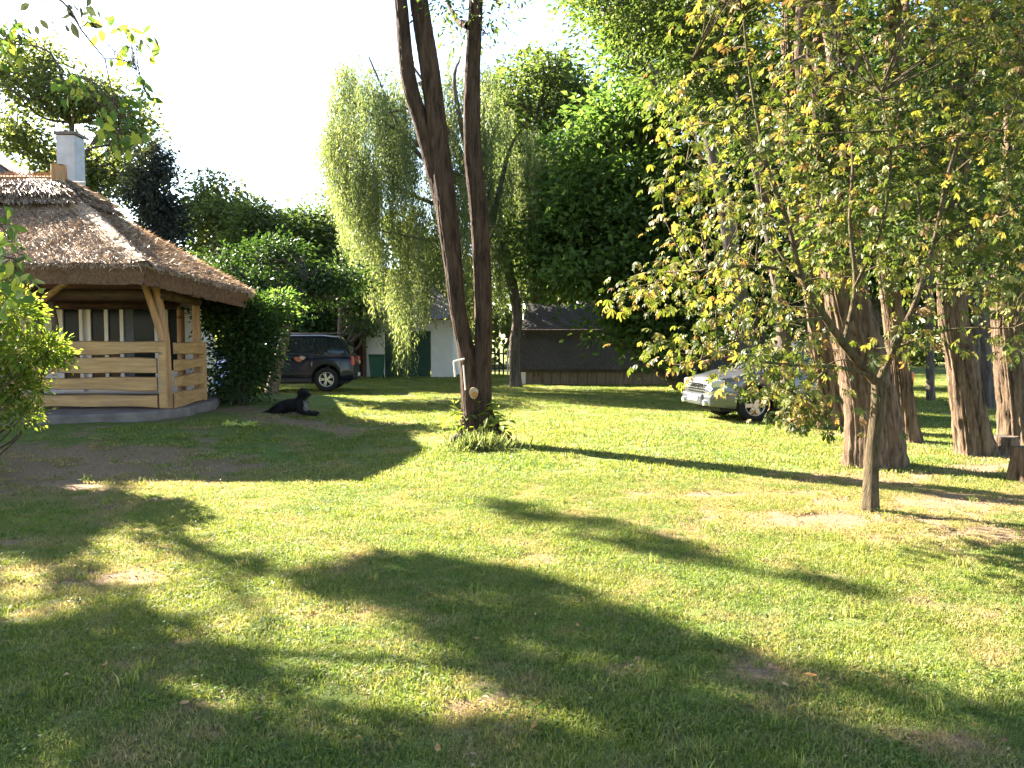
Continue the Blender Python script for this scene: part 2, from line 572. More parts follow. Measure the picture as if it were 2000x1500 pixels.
def foliage(name, parent, mat, cl, out, per, spread, size, rng, droop=.35, aspect=.55, kind='stuff', clamp=None):
    n = len(cl)
    P = np.repeat(cl, per, 0); O = np.repeat(out, per, 0)
    off = rng.normal(size=P.shape) * spread * np.array([1, 1, .55])
    P = P + off
    if clamp is not None:
        k = clamp(P); P = P[k]; O = O[k]; off = off[k]
    m = len(P)
    ax = unit(off + O * .3 + rng.normal(size=P.shape) * spread * .7 + np.array([0, 0, -droop * spread]))
    nr = unit(rng.normal(size=P.shape) * .55 + np.array([0, 0, .8]) + O * .35)
    L = size * rng.uniform(.6, 1.3, m)
    # clumps share a tint
    tint = np.repeat(rng.uniform(0, .55, n), per)
    if clamp is not None: tint = tint[k]
    rnd = np.clip(tint + rng.uniform(0, .5, m), 0, 1)
    V, F, r4 = leaf_arrays(P, ax, nr, L, L * aspect, rnd)
    o = np_mesh(name, V, F, mat, parent, False, r4)
    if kind: o['kind'] = kind
    return o

def limb(p0, p1, r0, r1, rng, bend=.12, n=9, seg=7):
    p0 = np.asarray(p0, float); p1 = np.asarray(p1, float)
    L = np.linalg.norm(p1 - p0)
    mid = (p0 + p1) / 2 + rng.normal(size=3) * L * bend + np.array([0, 0, L * .06])
    pts = catmull([p0, mid, p1], n)
    return tube_arrays(pts, np.linspace(r0, r1, n), seg)

def pxblob(px, py, Y, rx, ry, rd, n):
    cc = at(px, py, Y)
    k = Y / FPX
    return (cc, (rx * k, rd, ry * k), n)

def tree(name, label, base, path, radii, blobs, per, spread, size, mat, bark, group=None, cat='tree', seed=1,
         flare=.5, fur=.07, n=40, step=.08, limbs=True, droop=.35, aspect=.55, crown_name='crown', tri=1):
    rng = np.random.default_rng(seed)
    base = np.asarray(base, float)
    root = thing(name, label, cat, base, 0, group)
    path = np.asarray(path, float)
    parts = [trunk_arrays(path, radii, flare, fur, n, step, seed)]
    np_mesh('trunk', *parts[0], bark, root, True)
    cl, out = ellipsoid_clusters(blobs, rng)
    if limbs:
        lp = []
        for (cc, rr, k) in blobs:
            d = np.linalg.norm(path - np.asarray(cc), axis=1) + np.where(path[:, 2] > cc[2], 3, 0)
            i = int(np.argmin(d))
            s = path[i]
            rr0 = min(radii[min(i, len(radii) - 1)] * .7, .18)
            lp.append(limb(s, cc, rr0, .03, rng))
            for _ in range(1):
                e = np.asarray(cc) + rdir(1, rng)[0] * np.asarray(rr) * .8
                lp.append(limb(np.asarray(cc) * .7 + s * .3, e, rr0 * .35, .012, rng, seg=5))
        np_mesh('limbs', *merge(lp), bark, root, True)
    foliage(crown_name, root, mat, cl, out, per, spread, size, rng, droop, aspect)
    return root

# ================================================================== GROUND
# bare earth spots: (px, py, radius x m, radius y m, strength)
BARE = [(90, 905, 2.2, .9, 1.1), (20, 960, 1.3, .6, .9), (180, 945, .7, .35, .9), (60, 1130, .8, .45, .75), (250, 980, .9, .3, .6),
        (1480, 965, 1.5, .45, .75), (1640, 1012, 1.3, .42, 1.25), (1900, 980, 1.6, .6, 1.1), (1950, 1045, .9, .35, 1.1), (1560, 940, 1.2, .3, .7), (1700, 935, .9, .5, 1.2), (1908, 912, .6, .3, 1.2), (1775, 876, .4, .25, 1.1), (1985, 890, .6, .3, 1.2), (1640, 846, .5, .3, 1.1),
        (1480, 1310, .13, .09, 1.3), (1210, 1305, .12, .09, 1.1), (900, 1378, .10, .06, 1.1), (1350, 1170, .10, .07, 1.0),
        (650, 1200, .35, .2, .6), (1590, 1270, .07, .04, 1.1), (600, 828, 1.2, .5, .9), (720, 825, .9, .25, .6), (700, 1085, .06, .05, 1.3),
        (940, 855, .9, .6, .8), (1800, 1450, .18, .1, .9), (480, 800, 1.5, .6, .6), (150, 860, 3.0, .5, .9), (1850, 925, .9, .4, .8),
        (60, 1060, .5, .2, .8), (150, 1140, .3, .18, .7), (720, 1450, .12, .06, .7), (1750, 1335, .07, .04, 1.0)]
BARE = [(ground(a, b), rx, ry, s) for a, b, rx, ry, s in BARE]

def bare_at(x, y):
    v = np.zeros_like(np.asarray(x, float))
    for p, rx, ry, s in BARE:
        v = np.maximum(v, s * np.exp(-(((x - p[0]) / rx) ** 2 + ((y - p[1]) / ry) ** 2)))
    n = fieldnoise(x, y, 1.1, 3)
    n2 = fieldnoise(x, y, .35, 5)
    v = v * (.55 + .9 * n2)
    v = v + np.clip((n - .60) * 1.7, 0, .4) + np.clip((n2 - .66) * 1.6, 0, .3)
    return np.clip(v, 0, 1)

def grid_coords():
    xs = np.concatenate([[-400, -200, -110, -70, -50, -38, -30, -24, -20, -17], np.arange(-15, 13, .14), [13.5, 15, 17, 20, 24, 30, 38, 50, 70, 110, 200, 400]])
    ys = np.concatenate([[-60, -20, -8, -2, 0, 1, 1.6], np.arange(2.0, 9, .08), np.arange(9, 20, .14), np.arange(20, 36, .5), [38, 42, 48, 56, 70, 100, 160, 300, 700]])
    return xs, ys
xs, ys = grid_coords()
GX, GY = np.meshgrid(xs, ys)
GZ = gz(GX, GY)
bare = bare_at(GX, GY)
bare = np.where((GY > 40) | (np.abs(GX) > 30), .3, bare)
GZ = GZ + (fieldnoise(GX, GY, .5, 9) - .5) * .02 - bare * .012
V = np.stack([GX, GY, GZ], -1).reshape(-1, 3)
nx = len(xs); ny = len(ys)
i = np.arange(ny - 1)[:, None] * nx; j = np.arange(nx - 1)[None, :]
F = np.stack([i + j, i + j + 1, i + nx + j + 1, i + nx + j], -1).reshape(-1, 4)
g = np_mesh('ground', V, F, M['ground'], None, True, bare.ravel(), attr='bare')
g['kind'] = 'structure'

# grass: tufts of blades scattered over the lawn
def tuft_patch(name, size, nb, hmin, hmax, wd, rng, lean=.5):
    P = np.zeros((nb, 3)); P[:, :2] = rng.uniform(-.5, .5, (nb, 2)) * size
    k = rng.uniform(0, 1, nb)
    h = hmin + (hmax - hmin) * k ** 2
    a = rng.uniform(0, 2 * PI, nb)
    ln = rng.uniform(.1, 1, nb) * lean
    d = np.stack([np.cos(a), np.sin(a), np.zeros(nb)], 1)
    sdv = np.stack([-np.sin(a), np.cos(a), np.zeros(nb)], 1)
    tw = rng.uniform(-1.2, 1.2, nb)[:, None]
    sdv = sdv * np.cos(tw) + d * np.sin(tw)
    W = (wd * rng.uniform(.6, 1.3, nb))[:, None]
    H = h[:, None]
    up = np.array([0, 0, 1.0])
    m = P + up * H * .55 + d * H * .35 * ln[:, None]
    t = P + up * H * (1 - .35 * ln[:, None]) + d * H * 1.1 * ln[:, None]
    V = np.stack([P - sdv * W / 2, P + sdv * W / 2, m + sdv * W * .45, m - sdv * W * .45, t], 1).reshape(-1, 3)
    i = np.arange(nb)[:, None] * 5
    F = np.stack([np.hstack([i, i + 1, i + 2]), np.hstack([i, i + 2, i + 3]), np.hstack([i + 3, i + 2, i + 4])], 1).reshape(-1, 3)
    rnd = np.repeat(np.clip(rng.uniform(0, 1, nb) * .8 + k * .2, 0, 1), 5)
    me = bpy.data.meshes.new(name)
    me.vertices.add(len(V)); me.vertices.foreach_set('co', V.astype(np.float32).ravel())
    me.loops.add(F.size); me.loops.foreach_set('vertex_index', F.astype(np.int32).ravel())
    me.polygons.add(len(F)); me.polygons.foreach_set('loop_start', np.arange(0, F.size, 3, dtype=np.int32))
    me.update(calc_edges=True)
    at_ = me.attributes.new('rnd', 'FLOAT', 'POINT'); at_.data.foreach_set('value', rnd.astype(np.float32))
    me.materials.append(M['grass'])
    return bpy.data.objects.new(name, me)

def scatter(name, tufts, pts, rot, scl, dry, label):
    tc = bpy.data.collections.new(name + '_tufts')
    for o in tufts: tc.objects.link(o)
    me = bpy.data.meshes.new(name)
    me.vertices.add(len(pts)); me.vertices.foreach_set('co', pts.astype(np.float32).ravel())
    for nm, v in (('rot', rot), ('scl', scl), ('dry', dry)):
        a = me.attributes.new(nm, 'FLOAT', 'POINT'); a.data.foreach_set('value', v.astype(np.float32))
    me.materials.append(M['grass'])
    o = bpy.data.objects.new(name, me); link(o)
    o['kind'] = 'stuff'
    o['label'] = label
    ng = bpy.data.node_groups.new(name, 'GeometryNodeTree')
    ng.interface.new_socket('Geometry', in_out='INPUT', socket_type='NodeSocketGeometry')
    ng.interface.new_socket('Geometry', in_out='OUTPUT', socket_type='NodeSocketGeometry')
    N = ng.nodes; Lk = ng.links
    gi = N.new('NodeGroupInput'); go = N.new('NodeGroupOutput')
    ci = N.new('GeometryNodeCollectionInfo'); ci.inputs['Collection'].default_value = tc
    ci.inputs['Separate Children'].default_value = True; ci.inputs['Reset Children'].default_value = True
    ip = N.new('GeometryNodeInstanceOnPoints'); ip.inputs['Pick Instance'].default_value = True
    na = N.new('GeometryNodeInputNamedAttribute'); na.data_type = 'FLOAT'; na.inputs['Name'].default_value = 'rot'
    nb = N.new('GeometryNodeInputNamedAttribute'); nb.data_type = 'FLOAT'; nb.inputs['Name'].default_value = 'scl'
    cx = N.new('ShaderNodeCombineXYZ')
    rv = N.new('FunctionNodeRandomValue'); rv.data_type = 'INT'; 
    for s_ in rv.inputs:
        if s_.name == 'Min' and s_.type == 'INT': s_.default_value = 0
        if s_.name == 'Max' and s_.type == 'INT': s_.default_value = len(tufts) - 1
    Lk.new(gi.outputs[0], ip.inputs['Points'])
    Lk.new(ci.outputs[0], ip.inputs['Instance'])
    Lk.new([q for q in rv.outputs if q.type == 'INT'][0], ip.inputs['Instance Index'])
    Lk.new(na.outputs['Attribute'], cx.inputs['Z'])
    Lk.new(cx.outputs[0], ip.inputs['Rotation'])
    Lk.new(nb.outputs['Attribute'], ip.inputs['Scale'])
    Lk.new(ip.outputs[0], go.inputs[0])
    mo = o.modifiers.new('scatter', 'NODES'); mo.node_group = ng
    return o

grng = np.random.default_rng(5)
def scatter_region(n, ymin, ymax, p, bare_keep, smin, smax, xpad=1.5):
    u = grng.uniform(0, 1, n)
    y = (ymin ** p + u * (ymax ** p - ymin ** p)) ** (1 / p)
    x = grng.uniform(-1, 1, n) * (y * .66 * xpad + .6)
    b = bare_at(x, y)
    keep = grng.uniform(0, 1, n) > np.clip((b - .25) * bare_keep, 0, .97)
    deck = (x < -4.1 - np.maximum(0, 15.5 - y) * .42) & (y > 10.9) & (y < 20)
    keep &= ~deck
    x = x[keep]; y = y[keep]; b = b[keep]
    m = len(x)
    lush = fieldnoise(x, y, .8, 21)
    P = np.stack([x, y, gz(x, y) - .004], 1)
    return P, grng.uniform(0, 2 * PI, m), grng.uniform(smin, smax, m) * (.7 + .55 * lush) * (1 - .35 * b), np.clip(b * 1.2 + grng.uniform(-.15, .15, m), 0, .95)

near_t = [tuft_patch('near_tuft', .22, 190, .010, .042, .0040, grng, 1.1) for _ in range(5)]
P, ro, sc_, dr = scatter_region(24500, 2.6, 9.5, 2, 1.3, .7, 1.2)
scatter('grass', near_t, P, ro, sc_, dr, 'short mown lawn grass nearest the camera')
far_t = [tuft_patch('far_tuft', .6, 330, .02, .055, .010, grng, .9) for _ in range(4)]
P, ro, sc_, dr = scatter_region(11500, 9.0, 40, 1.6, 1.1, .75, 1.2)
scatter('far_grass', far_t, P, ro, sc_, dr, 'short lawn grass beyond the tree shadows')
# taller clumps here and there
tall_t = [tuft_patch('tall_tuft', .10, 26, .05, .12, .006, grng, .7) for _ in range(4)]
n = 420
y = (2.6 ** 1.5 + grng.uniform(0, 1, n) * (20 ** 1.5 - 2.6 ** 1.5)) ** (1 / 1.5); x = grng.uniform(-1, 1, n) * (y * .7)
k = ~((x < -4.0) & (y > 11)); x = x[k]; y = y[k]
P = np.stack([x, y, gz(x, y)], 1)
scatter('grass_clumps', tall_t, P, grng.uniform(0, 6, len(x)), grng.uniform(.5, 1.1, len(x)), grng.uniform(0, .3, len(x)), 'taller tufts of grass dotted over the lawn')

# ================================================================== HOUSE behind the gazebo
house = thing('house', 'white walled thatched house with dark windows behind the gazebo', 'house', (-12, 20, .24))
FR = np.array([-7.0, 17.6]); BR = np.array([-8.4, 22.5]); BL = np.array([-17, 22.5]); FL = np.array([-17, 17.6])
MB().prism([tuple(FL), tuple(FR), tuple(BR), tuple(BL)], 0.05, 2.95).build('wall', M['plaster'], house)
Z1 = 2.75
def patch(q, nu, nv, f=None):
    """bilinear patch q = (p00,p10,p11,p01)"""
    u = np.linspace(0, 1, nu)[:, None, None]; v = np.linspace(0, 1, nv)[None, :, None]
    p00, p10, p11, p01 = [np.asarray(a, float) for a in q]
    P = (1 - u) * (1 - v) * p00 + u * (1 - v) * p10 + u * v * p11 + (1 - u) * v * p01
    P = P.reshape(-1, 3)
    if f is not None: P = f(P)
    i = np.arange(nu - 1)[:, None] * nv; j = np.arange(nv - 1)[None, :]
    F = np.stack([i + j, i + nv + j, i + nv + j + 1, i + j + 1], -1).reshape(-1, 4)
    return P, F
hr1 = (-12.6, 20.4, 6.35); hr0 = (-17.5, 20.4, 7.4)
hr1 = (-13.2, 20.4, 6.3)
e = [(-17.5, 16.9, Z1), (-6.45, 16.9, Z1), (-8.1, 23.1, Z1), (-17.5, 23.1, Z1)]
def rough(P, a=.04, s=.25, seed=1):
    P = P.copy(); P[:, 2] += (fieldnoise(P[:, 0] + P[:, 2], P[:, 1] - P[:, 2] * .7, s, seed) - .5) * a * 2
    return P
parts = [patch((e[0], e[1], hr1, hr0), 50, 24, rough), patch((e[1], e[2], hr1, hr1), 30, 24, rough), patch((e[2], e[3], hr0, hr1), 30, 20, rough)]
lo = [(a, b, c_ - .28) for a, b, c_ in e]
parts += [patch((lo[0], lo[1], e[1], e[0]), 30, 3), patch((lo[1], lo[2], e[2], e[1]), 20, 3)]
np_mesh('roof', *merge(parts), M['thatch_old'], house, False)
MB().prism([(p[0], p[1]) for p in lo], Z1 - .32, Z1 - .285).build('roof_soffit', M['beam'], house)
rc = MB(); rc.tube([hr0, hr1], .16, 8); rc.tube([hr1, (-6.6, 17.1, Z1 + .02)], .12, 8); rc.build('roof_ridge', M['thatch_old'], house, True)
ch = at(139, 330, 21.0)
MB().box((ch[0], 21.0, 5.9), (.46, .5, 2.05)).build('chimney', M['plaster_old'], house)
MB().box((ch[0], 21.0, 6.98), (.54, .58, .07)).build('chimney_cap', M['concrete'], house)
def win(px0, px1, zb, zt, mull, door=False):
    yy = 17.6
    x0 = (px0 - 1000) / FPX * yy; x1 = (px1 - 1000) / FPX * yy
    f = MB(); t = .07
    yf = yy - .035
    f.box(((x0 + x1) / 2, yf, zt - t / 2), (x1 - x0, .07, t)); f.box(((x0 + x1) / 2, yf, zb + t / 2), (x1 - x0, .07, t))
    f.box((x0 + t / 2, yf, (zb + zt) / 2), (t, .07, zt - zb - 2 * t - .002)); f.box((x1 - t / 2, yf, (zb + zt) / 2), (t, .07, zt - zb - 2 * t - .002))
    xs_ = [x0 + t] + [(p - 1000) / FPX * yy for p in mull] + [x1 - t]
    for xm in xs_[1:-1]:
        f.box((xm, yf, (zb + zt) / 2), (.08, .066, zt - zb - 2 * t - .004))
    o = f.build('door' if door else 'window', M['white_frame'], house)
    for a, b in zip(xs_[:-1], xs_[1:]):
        MB().box(((a + b) / 2, yy - .012, (zb + zt) / 2), (b - a, .02, zt - zb - 2 * t)).build('pane', M['pane'], o)
        if random.random() < .12:
            wv = (b - a) * .3
            MB().box((a + wv / 2 + .03, yy - .026, (zb + zt) / 2), (wv, .008, zt - zb - 2 * t - .01)).build('curtain', M['curtain'], o)
win(122, 166, .5, 2.5, [], True)
win(176, 312, .5, 2.5, [212, 242], True)
win(326, 357, .9, 2.45, [])

# ================================================================== GAZEBO
GB = thing('gazebo', 'long open gazebo with thatched reed roof and wooden board railing', 'gazebo', (-8, 14.5, .24))
DZ = .48
deck_poly = [(-14, 12.0), (-7.9, 12.0), (-6.7, 12.2), (-5.85, 12.75), (-5.55, 13.6), (-5.7, 15.2), (-6.05, 16.4), (-6.8, 17.3), (-14, 17.3)]
db = MB(); db.prism(deck_poly, .1, DZ); o = db.build('floor_slab', M['concrete'], GB, bevel=.03)
RT = [np.array([-12.5, 14.6, 4.42]), np.array([-8.2, 14.6, 4.40])]
CE = [np.array([-15, 12.0, 2.80]), np.array([-5.5, 12.0, 2.77]), np.array([-4.75, 14.4, 2.52]), np.array([-5.6, 17.0, 2.62]), np.array([-15, 17.0, 2.8])]
def sagpatch(q, nu, nv, off=0, v0=0, v1=1, am=.05, sd_=2):
    e0, e1, r1, r0 = [np.asarray(a, float) for a in q]
    lerp = lambda a, b, t: a * (1 - t) + b * t
    qq = (lerp(r0, e0, v1), lerp(r1, e1, v1), lerp(r1, e1, v0), lerp(r0, e0, v0))
    P, F = patch(qq, nu, nv)
    nrm = np.cross(e1 - e0, r1 - e0 + 1e-6); nrm = nrm / np.linalg.norm(nrm)
    if nrm[2] < 0: nrm = -nrm
    k = fieldnoise(P[:, 0] * 1.0 + P[:, 1] * .3, P[:, 1] + P[:, 2] * 1.3, .12, sd_) - .5
    k2 = fieldnoise(P[:, 0], P[:, 1] + P[:, 2], 1.2, sd_ + 1) - .5
    P = P + nrm * (off + k * am + k2 * .05)[:, None]
    return P, F
faces_ = [(CE[0], CE[1], RT[1], RT[0]), (CE[1], CE[2], RT[1], RT[1]), (CE[2], CE[3], RT[1], RT[1]), (CE[3], CE[4], RT[0], RT[1])]
parts = [sagpatch(faces_[0], 180, 60), sagpatch(faces_[1], 70, 60, sd_=6), sagpatch(faces_[2], 50, 40, sd_=8), sagpatch(faces_[3], 40, 20, sd_=9)]
thatch_top = merge(parts)
roof = np_mesh('roof', *thatch_top, M['thatch'], GB, False)
# thick cut edge of the reed and its underside
low = [q + np.array([0, 0, -.30]) - unit(np.array([q[0] - RT[1][0] if k in (1, 2, 3) else 0, q[1] - 14.6, 0])) * .10 for k, q in enumerate(CE)]
parts = []
for a in range(4):
    parts.append(patch((low[a], low[a + 1], CE[a + 1] + np.array([0, 0, .01]), CE[a] + np.array([0, 0, .01])), 60, 8, lambda P: P + RNG.normal(size=P.shape) * .008))
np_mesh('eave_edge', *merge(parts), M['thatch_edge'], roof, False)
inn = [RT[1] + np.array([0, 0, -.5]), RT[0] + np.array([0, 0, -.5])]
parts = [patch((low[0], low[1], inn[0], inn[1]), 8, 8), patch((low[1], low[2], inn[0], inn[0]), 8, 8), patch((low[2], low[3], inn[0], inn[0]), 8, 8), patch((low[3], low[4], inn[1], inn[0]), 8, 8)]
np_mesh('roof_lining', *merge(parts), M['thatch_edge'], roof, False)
# ridge capping: two stepped layers of brighter reed
parts = [sagpatch(f_, 60, 12, .09, 0, .30, .03, 4) for f_ in faces_[:3]]
parts2 = [sagpatch(f_, 60, 10, .16, 0, .22, .03, 5) for f_ in faces_[:3]]
np_mesh('ridge_cap', *merge(parts + parts2), M['thatch'], roof, False)
# loose reed straws that roughen the roof
def straws(face, n, off, v0, v1, ln, wd, dev, rng, col0=0):
    e0, e1, r1, r0 = face
    u = rng.uniform(0, 1, n)[:, None]; v = (v0 + (v1 - v0) * rng.uniform(0, 1, n) ** .8)[:, None]
    top = r0 * (1 - u) + r1 * u; bot = e0 * (1 - u) + e1 * u
    P = top * (1 - v) + bot * v
    nrm = np.cross(e1 - e0, r1 - e0); nrm /= np.linalg.norm(nrm)
    if nrm[2] < 0: nrm = -nrm
    ax = unit(bot - top) + rng.normal(size=(n, 3)) * dev + nrm * rng.uniform(-.05, .8, n)[:, None] * dev * 2
    return leaf_arrays(P + nrm * (off + .015), ax, nrm + rng.normal(size=(n, 3)) * .5, rng.uniform(.5, 1.4, n) * ln, rng.uniform(.6, 1.3, n) * wd,
                       np.clip(col0 + rng.uniform(0, 1, n) ** 1.3, 0, 1), .1)
sr = np.random.default_rng(3)
A = [straws(faces_[0], 34000, .0, .28, 1.0, .09, .0095, .40, sr), straws(faces_[1], 12000, .0, .28, 1.0, .09, .0095, .36, sr), straws(faces_[2], 3000, 0, .2, 1, .11, .013, .4, sr)]
B = [straws(faces_[0], 5200, .16, .0, .2, .30, .014, .10, sr, .2), straws(faces_[1], 1800, .16, .0, .2, .30, .014, .1, sr, .2),
     straws(faces_[0], 2600, .10, .2, .3, .16, .014, .12, sr, .1), straws(faces_[1], 900, .10, .2, .3, .16, .014, .12, sr, .1)]
def join_leaf(L):
    V = []; F = []; Q = []; b = 0
    for v, f, r in L:
        V.append(v); F.append(f + b); Q.append(r); b += len(v)
    return np.vstack(V), np.vstack(F), np.concatenate(Q)
v_, f_, r_ = join_leaf(A); o = np_mesh('reed_straws', v_, f_, M['reed'], roof, False, r_); o['kind'] = 'stuff'
v_, f_, r_ = join_leaf(B); o = np_mesh('ridge_straws', v_, f_, M['reed'], roof, False, r_); o['kind'] = 'stuff'
# fringe of straws along the eave
fr = []
for a in range(3):
    n = 2600 if a == 0 else 900
    u = sr.uniform(0, 1, n)[:, None]
    P = CE[a] * (1 - u) + CE[a + 1] * u + np.array([0, 0, -.01]) + sr.normal(size=(n, 3)) * .02
    d = unit((CE[a] + CE[a + 1]) / 2 - RT[1]) ; d[0] = 0 if a == 0 else d[0]
    fr.append(leaf_arrays(P, unit(d) + sr.normal(size=(n, 3)) * .5, sr.normal(size=(n, 3)) + np.array([0, 0, 1]), sr.uniform(.03, .11, n), sr.uniform(.006, .014, n), sr.uniform(0, 1, n), .1))
v_, f_, r_ = join_leaf(fr); o = np_mesh('eave_straws', v_, f_, M['reed'], roof, False, r_); o['kind'] = 'stuff'
# raised hip of thatch, steep on its far side
def hipline(t):
    return RT[1] * (1 - t) + CE[1] * t
ha, hb = hipline(.26) + np.array([0, 0, .02]), hipline(1.0)
qz = lambda P: P + np.random.default_rng(6).normal(size=P.shape) * .012
hp_ = [patch((ha + [-.28, 0, .01], hb + [-.28, 0, .01], hb + [0, 0, .07], ha + [0, 0, .09]), 50, 5, qz),
       patch((ha + [0, 0, .09], hb + [0, 0, .07], hb + [.20, .03, -.10], ha + [.26, .04, -.11]), 50, 5, qz)]
np_mesh('hip_ridge', *merge(hp_), M['thatch'], roof, False)
# wire and binding rods across the cap edge
for vv, off in ((.2, .2), (.3, .11)):
    rods = MB()
    for a in range(2):
        e0, e1, r1, r0 = faces_[a]
        p0 = r0 * (1 - vv) + e0 * vv; p1 = r1 * (1 - vv) + e1 * vv
        rods.tube(catmull([p0 + np.array([0, 0, off]), (p0 + p1) / 2 + np.array([0, 0, off - .01]), p1 + np.array([0, 0, off])], 20), .014, 6, wob=.2)
    rods.build('binding_rod', M['beam'], roof)
# crossed sticks along the ridge
cs = MB()
for q in range(70):
    x = -12.4 + q * .06 + sr.uniform(-.01, .01)
    for s_ in (-1, 1):
        cs.tube([(x, 14.6 - s_ * .12, 4.52), (x + s_ * .05, 14.6 + s_ * .11, 4.68 + sr.uniform(-.02, .03))], .009, 4, False)
cs.tube([(-12.5, 14.55, 4.60), (-8.2, 14.55, 4.58)], .02, 6)
o = cs.build('ridge_sticks', M['log'], roof)
v_, f_ = trunk_arrays([(-8.2, 14.55, 4.2), (-8.2, 14.55, 4.5), (-8.21, 14.55, 4.80)], [.135, .13, .12], 0, .03, 30, .03, 8)
fin = np_mesh('finial_log', v_, f_, M['log'], GB, True)
MB().tube([(-8.21, 14.55, 4.775), (-8.21, 14.55, 4.795)], .115, 24).build('cut_end', M['beam'], fin)

# posts, braces, wall plate
def log(name, pts, r, mat=M['log'], par=GB, n=14, seed=0):
    pts = catmull(pts, 18)
    v, f = tube_arrays(pts, np.linspace(r[0], r[1], 18), n, .06, seed)
    return np_mesh(name, v, f, mat, par, True)
P1 = np.array([-5.83, 13.4]); P2 = np.array([-6.0, 15.2]); P3_ = np.array([-6.95, 16.7])
def A3(px, py, Y): return at(px, py, Y)
log('post', [(P1[0], P1[1], DZ), (P1[0] - .02, P1[1], 1.6), A3(316, 620, 13.4), A3(305, 560, 13.3)], (.09, .07), seed=1)
log('brace', [A3(321, 672, 13.36), A3(306, 625, 13.30), A3(283, 556, 13.2)], (.06, .05), seed=2)
log('post', [(P2[0], P2[1], DZ), A3(384, 660, 15.2), A3(382, 575, 15.2)], (.085, .065), seed=3)
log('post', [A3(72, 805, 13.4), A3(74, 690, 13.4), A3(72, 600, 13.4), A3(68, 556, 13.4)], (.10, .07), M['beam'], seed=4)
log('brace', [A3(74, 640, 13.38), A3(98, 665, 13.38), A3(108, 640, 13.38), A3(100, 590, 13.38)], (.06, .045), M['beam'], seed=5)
log('brace', [A3(85, 585, 13.2), A3(110, 566, 13.1), A3(137, 548, 12.9)], (.06, .05), seed=6)
log('post', [(P3_[0], P3_[1], DZ), (P3_[0], P3_[1], 1.6), (P3_[0], P3_[1], 2.4)], (.09, .07), seed=7)
log('post', [(-10.5, 16.7, DZ), (-10.5, 16.7, 2.5)], (.09, .08), seed=8)
for pts, r_ in (([(-14, 13.35, 2.42), (P1[0] + .1, 13.4, 2.40)], .09), ([(P1[0], 13.3, 2.39), (P2[0], 15.2, 2.36), (P3_[0], 16.8, 2.36)], .08), ([(-14, 16.7, 2.36), (P3_[0] + .1, 16.7, 2.36)], .08)):
    MB().tube(pts, r_, 10).build('wall_plate', M['beam'], GB, True)
for xx in np.arange(-13, -5.6, 1.3):
    MB().tube([(xx, 12.2, 2.52), (max(min(xx, -8.2), -12.5), 14.6, 3.95)], .05, 8).build('rafter', M['beam'], GB, True)

def board(p0, p1, z0, z1, th, mat, seed, wav=.018, nrm=(0, -1)):
    """live-edge plank between two plan points"""
    r = np.random.default_rng(seed)
    p0 = np.asarray(p0, float); p1 = np.asarray(p1, float)
    L = np.linalg.norm(p1 - p0); n = max(8, int(L / .12))
    u = np.linspace(0, 1, n)
    a, b, c_, d = r.uniform(0, 6, 4)
    lo_ = z0 + wav * np.sin(u * L * 1.7 + a) + wav * .5 * np.sin(u * L * 4.3 + b)
    hi_ = z1 + wav * np.sin(u * L * 1.3 + c_) + wav * .5 * np.sin(u * L * 3.7 + d)
    nn = np.array([nrm[0], nrm[1]]) * th
    V = []
    for i_ in range(n):
        q = p0 * (1 - u[i_]) + p1 * u[i_]
        V += [(q[0], q[1], lo_[i_]), (q[0] + nn[0], q[1] + nn[1], lo_[i_] + .012), (q[0] + nn[0], q[1] + nn[1], hi_[i_] - .012), (q[0], q[1], hi_[i_])]
    F = []
    for i_ in range(n - 1):
        for k in range(4):
            F.append([i_ * 4 + k, i_ * 4 + (k + 1) % 4, (i_ + 1) * 4 + (k + 1) % 4, (i_ + 1) * 4 + k])
    F += [[0, 3, 2, 1], [(n - 1) * 4 + k for k in range(4)]]
    return np_mesh('board', np.array(V), F, mat, GB)
rows = [(1.40, 1.60), (1.09, 1.33), (.80, 1.02), (.50, .73)]
for k, (a, b) in enumerate(rows):
    board((-13.5, 13.28), (P1[0] - .10 if k else P1[0] + .02, 13.28), a, b, .05, M['board'], k + 3)
MB().box((P1[0], 13.255, 1.05), (.125, .10, 1.12)).build('corner_post', M['board'], GB, bevel=.02)
sn = unit(np.array([P2[1] - P1[1], -(P2[0] - P1[0])]))
rows2 = [(1.38, 1.58), (1.12, 1.31), (.82, 1.01), (.50, .73)]
for k, (a, b) in enumerate(rows2):
    board(P1 + sn * .08 + np.array([.02, .02]), P2 + sn * .08, a, b, .05, M['board_side'], k + 20, .018, sn)
MB().box((P2[0] + .09, P2[1] - .02, 1.05), (.10, .14, 1.12)).build('corner_post', M['board'], GB, bevel=.02)

# ================================================================== SHEDS AND FENCE far across the lawn
def world_x(px, Y): return (px - 1000) / FPX * Y
SY = 36.0
shed = thing('garden_shed', 'white shed with dark green doors half hidden behind the willow', 'shed', (world_x(780, SY), SY + 2, 0))
xa, xb = world_x(716, SY), world_x(885, SY)
wl = MB()
for a, b in ((716, 750), (842, 885)):
    wl.box(((world_x(a, SY) + world_x(b, SY)) / 2, SY + .15, 1.3), (world_x(b, SY) - world_x(a, SY), .3, 2.6))
wl.box(((world_x(750, SY) + world_x(842, SY)) / 2, SY + .152, 2.35), (world_x(842, SY) - world_x(750, SY), .296, .5))
wl.box((xa + .15, SY + 2.3, 1.3), (.3, 4.0, 2.6)); wl.box((xb - .15, SY + 2.3, 1.3), (.3, 4.0, 2.6))
wl.build('wall', M['plaster'], shed)
xd = np.linspace(world_x(751, SY), world_x(841, SY), 3)
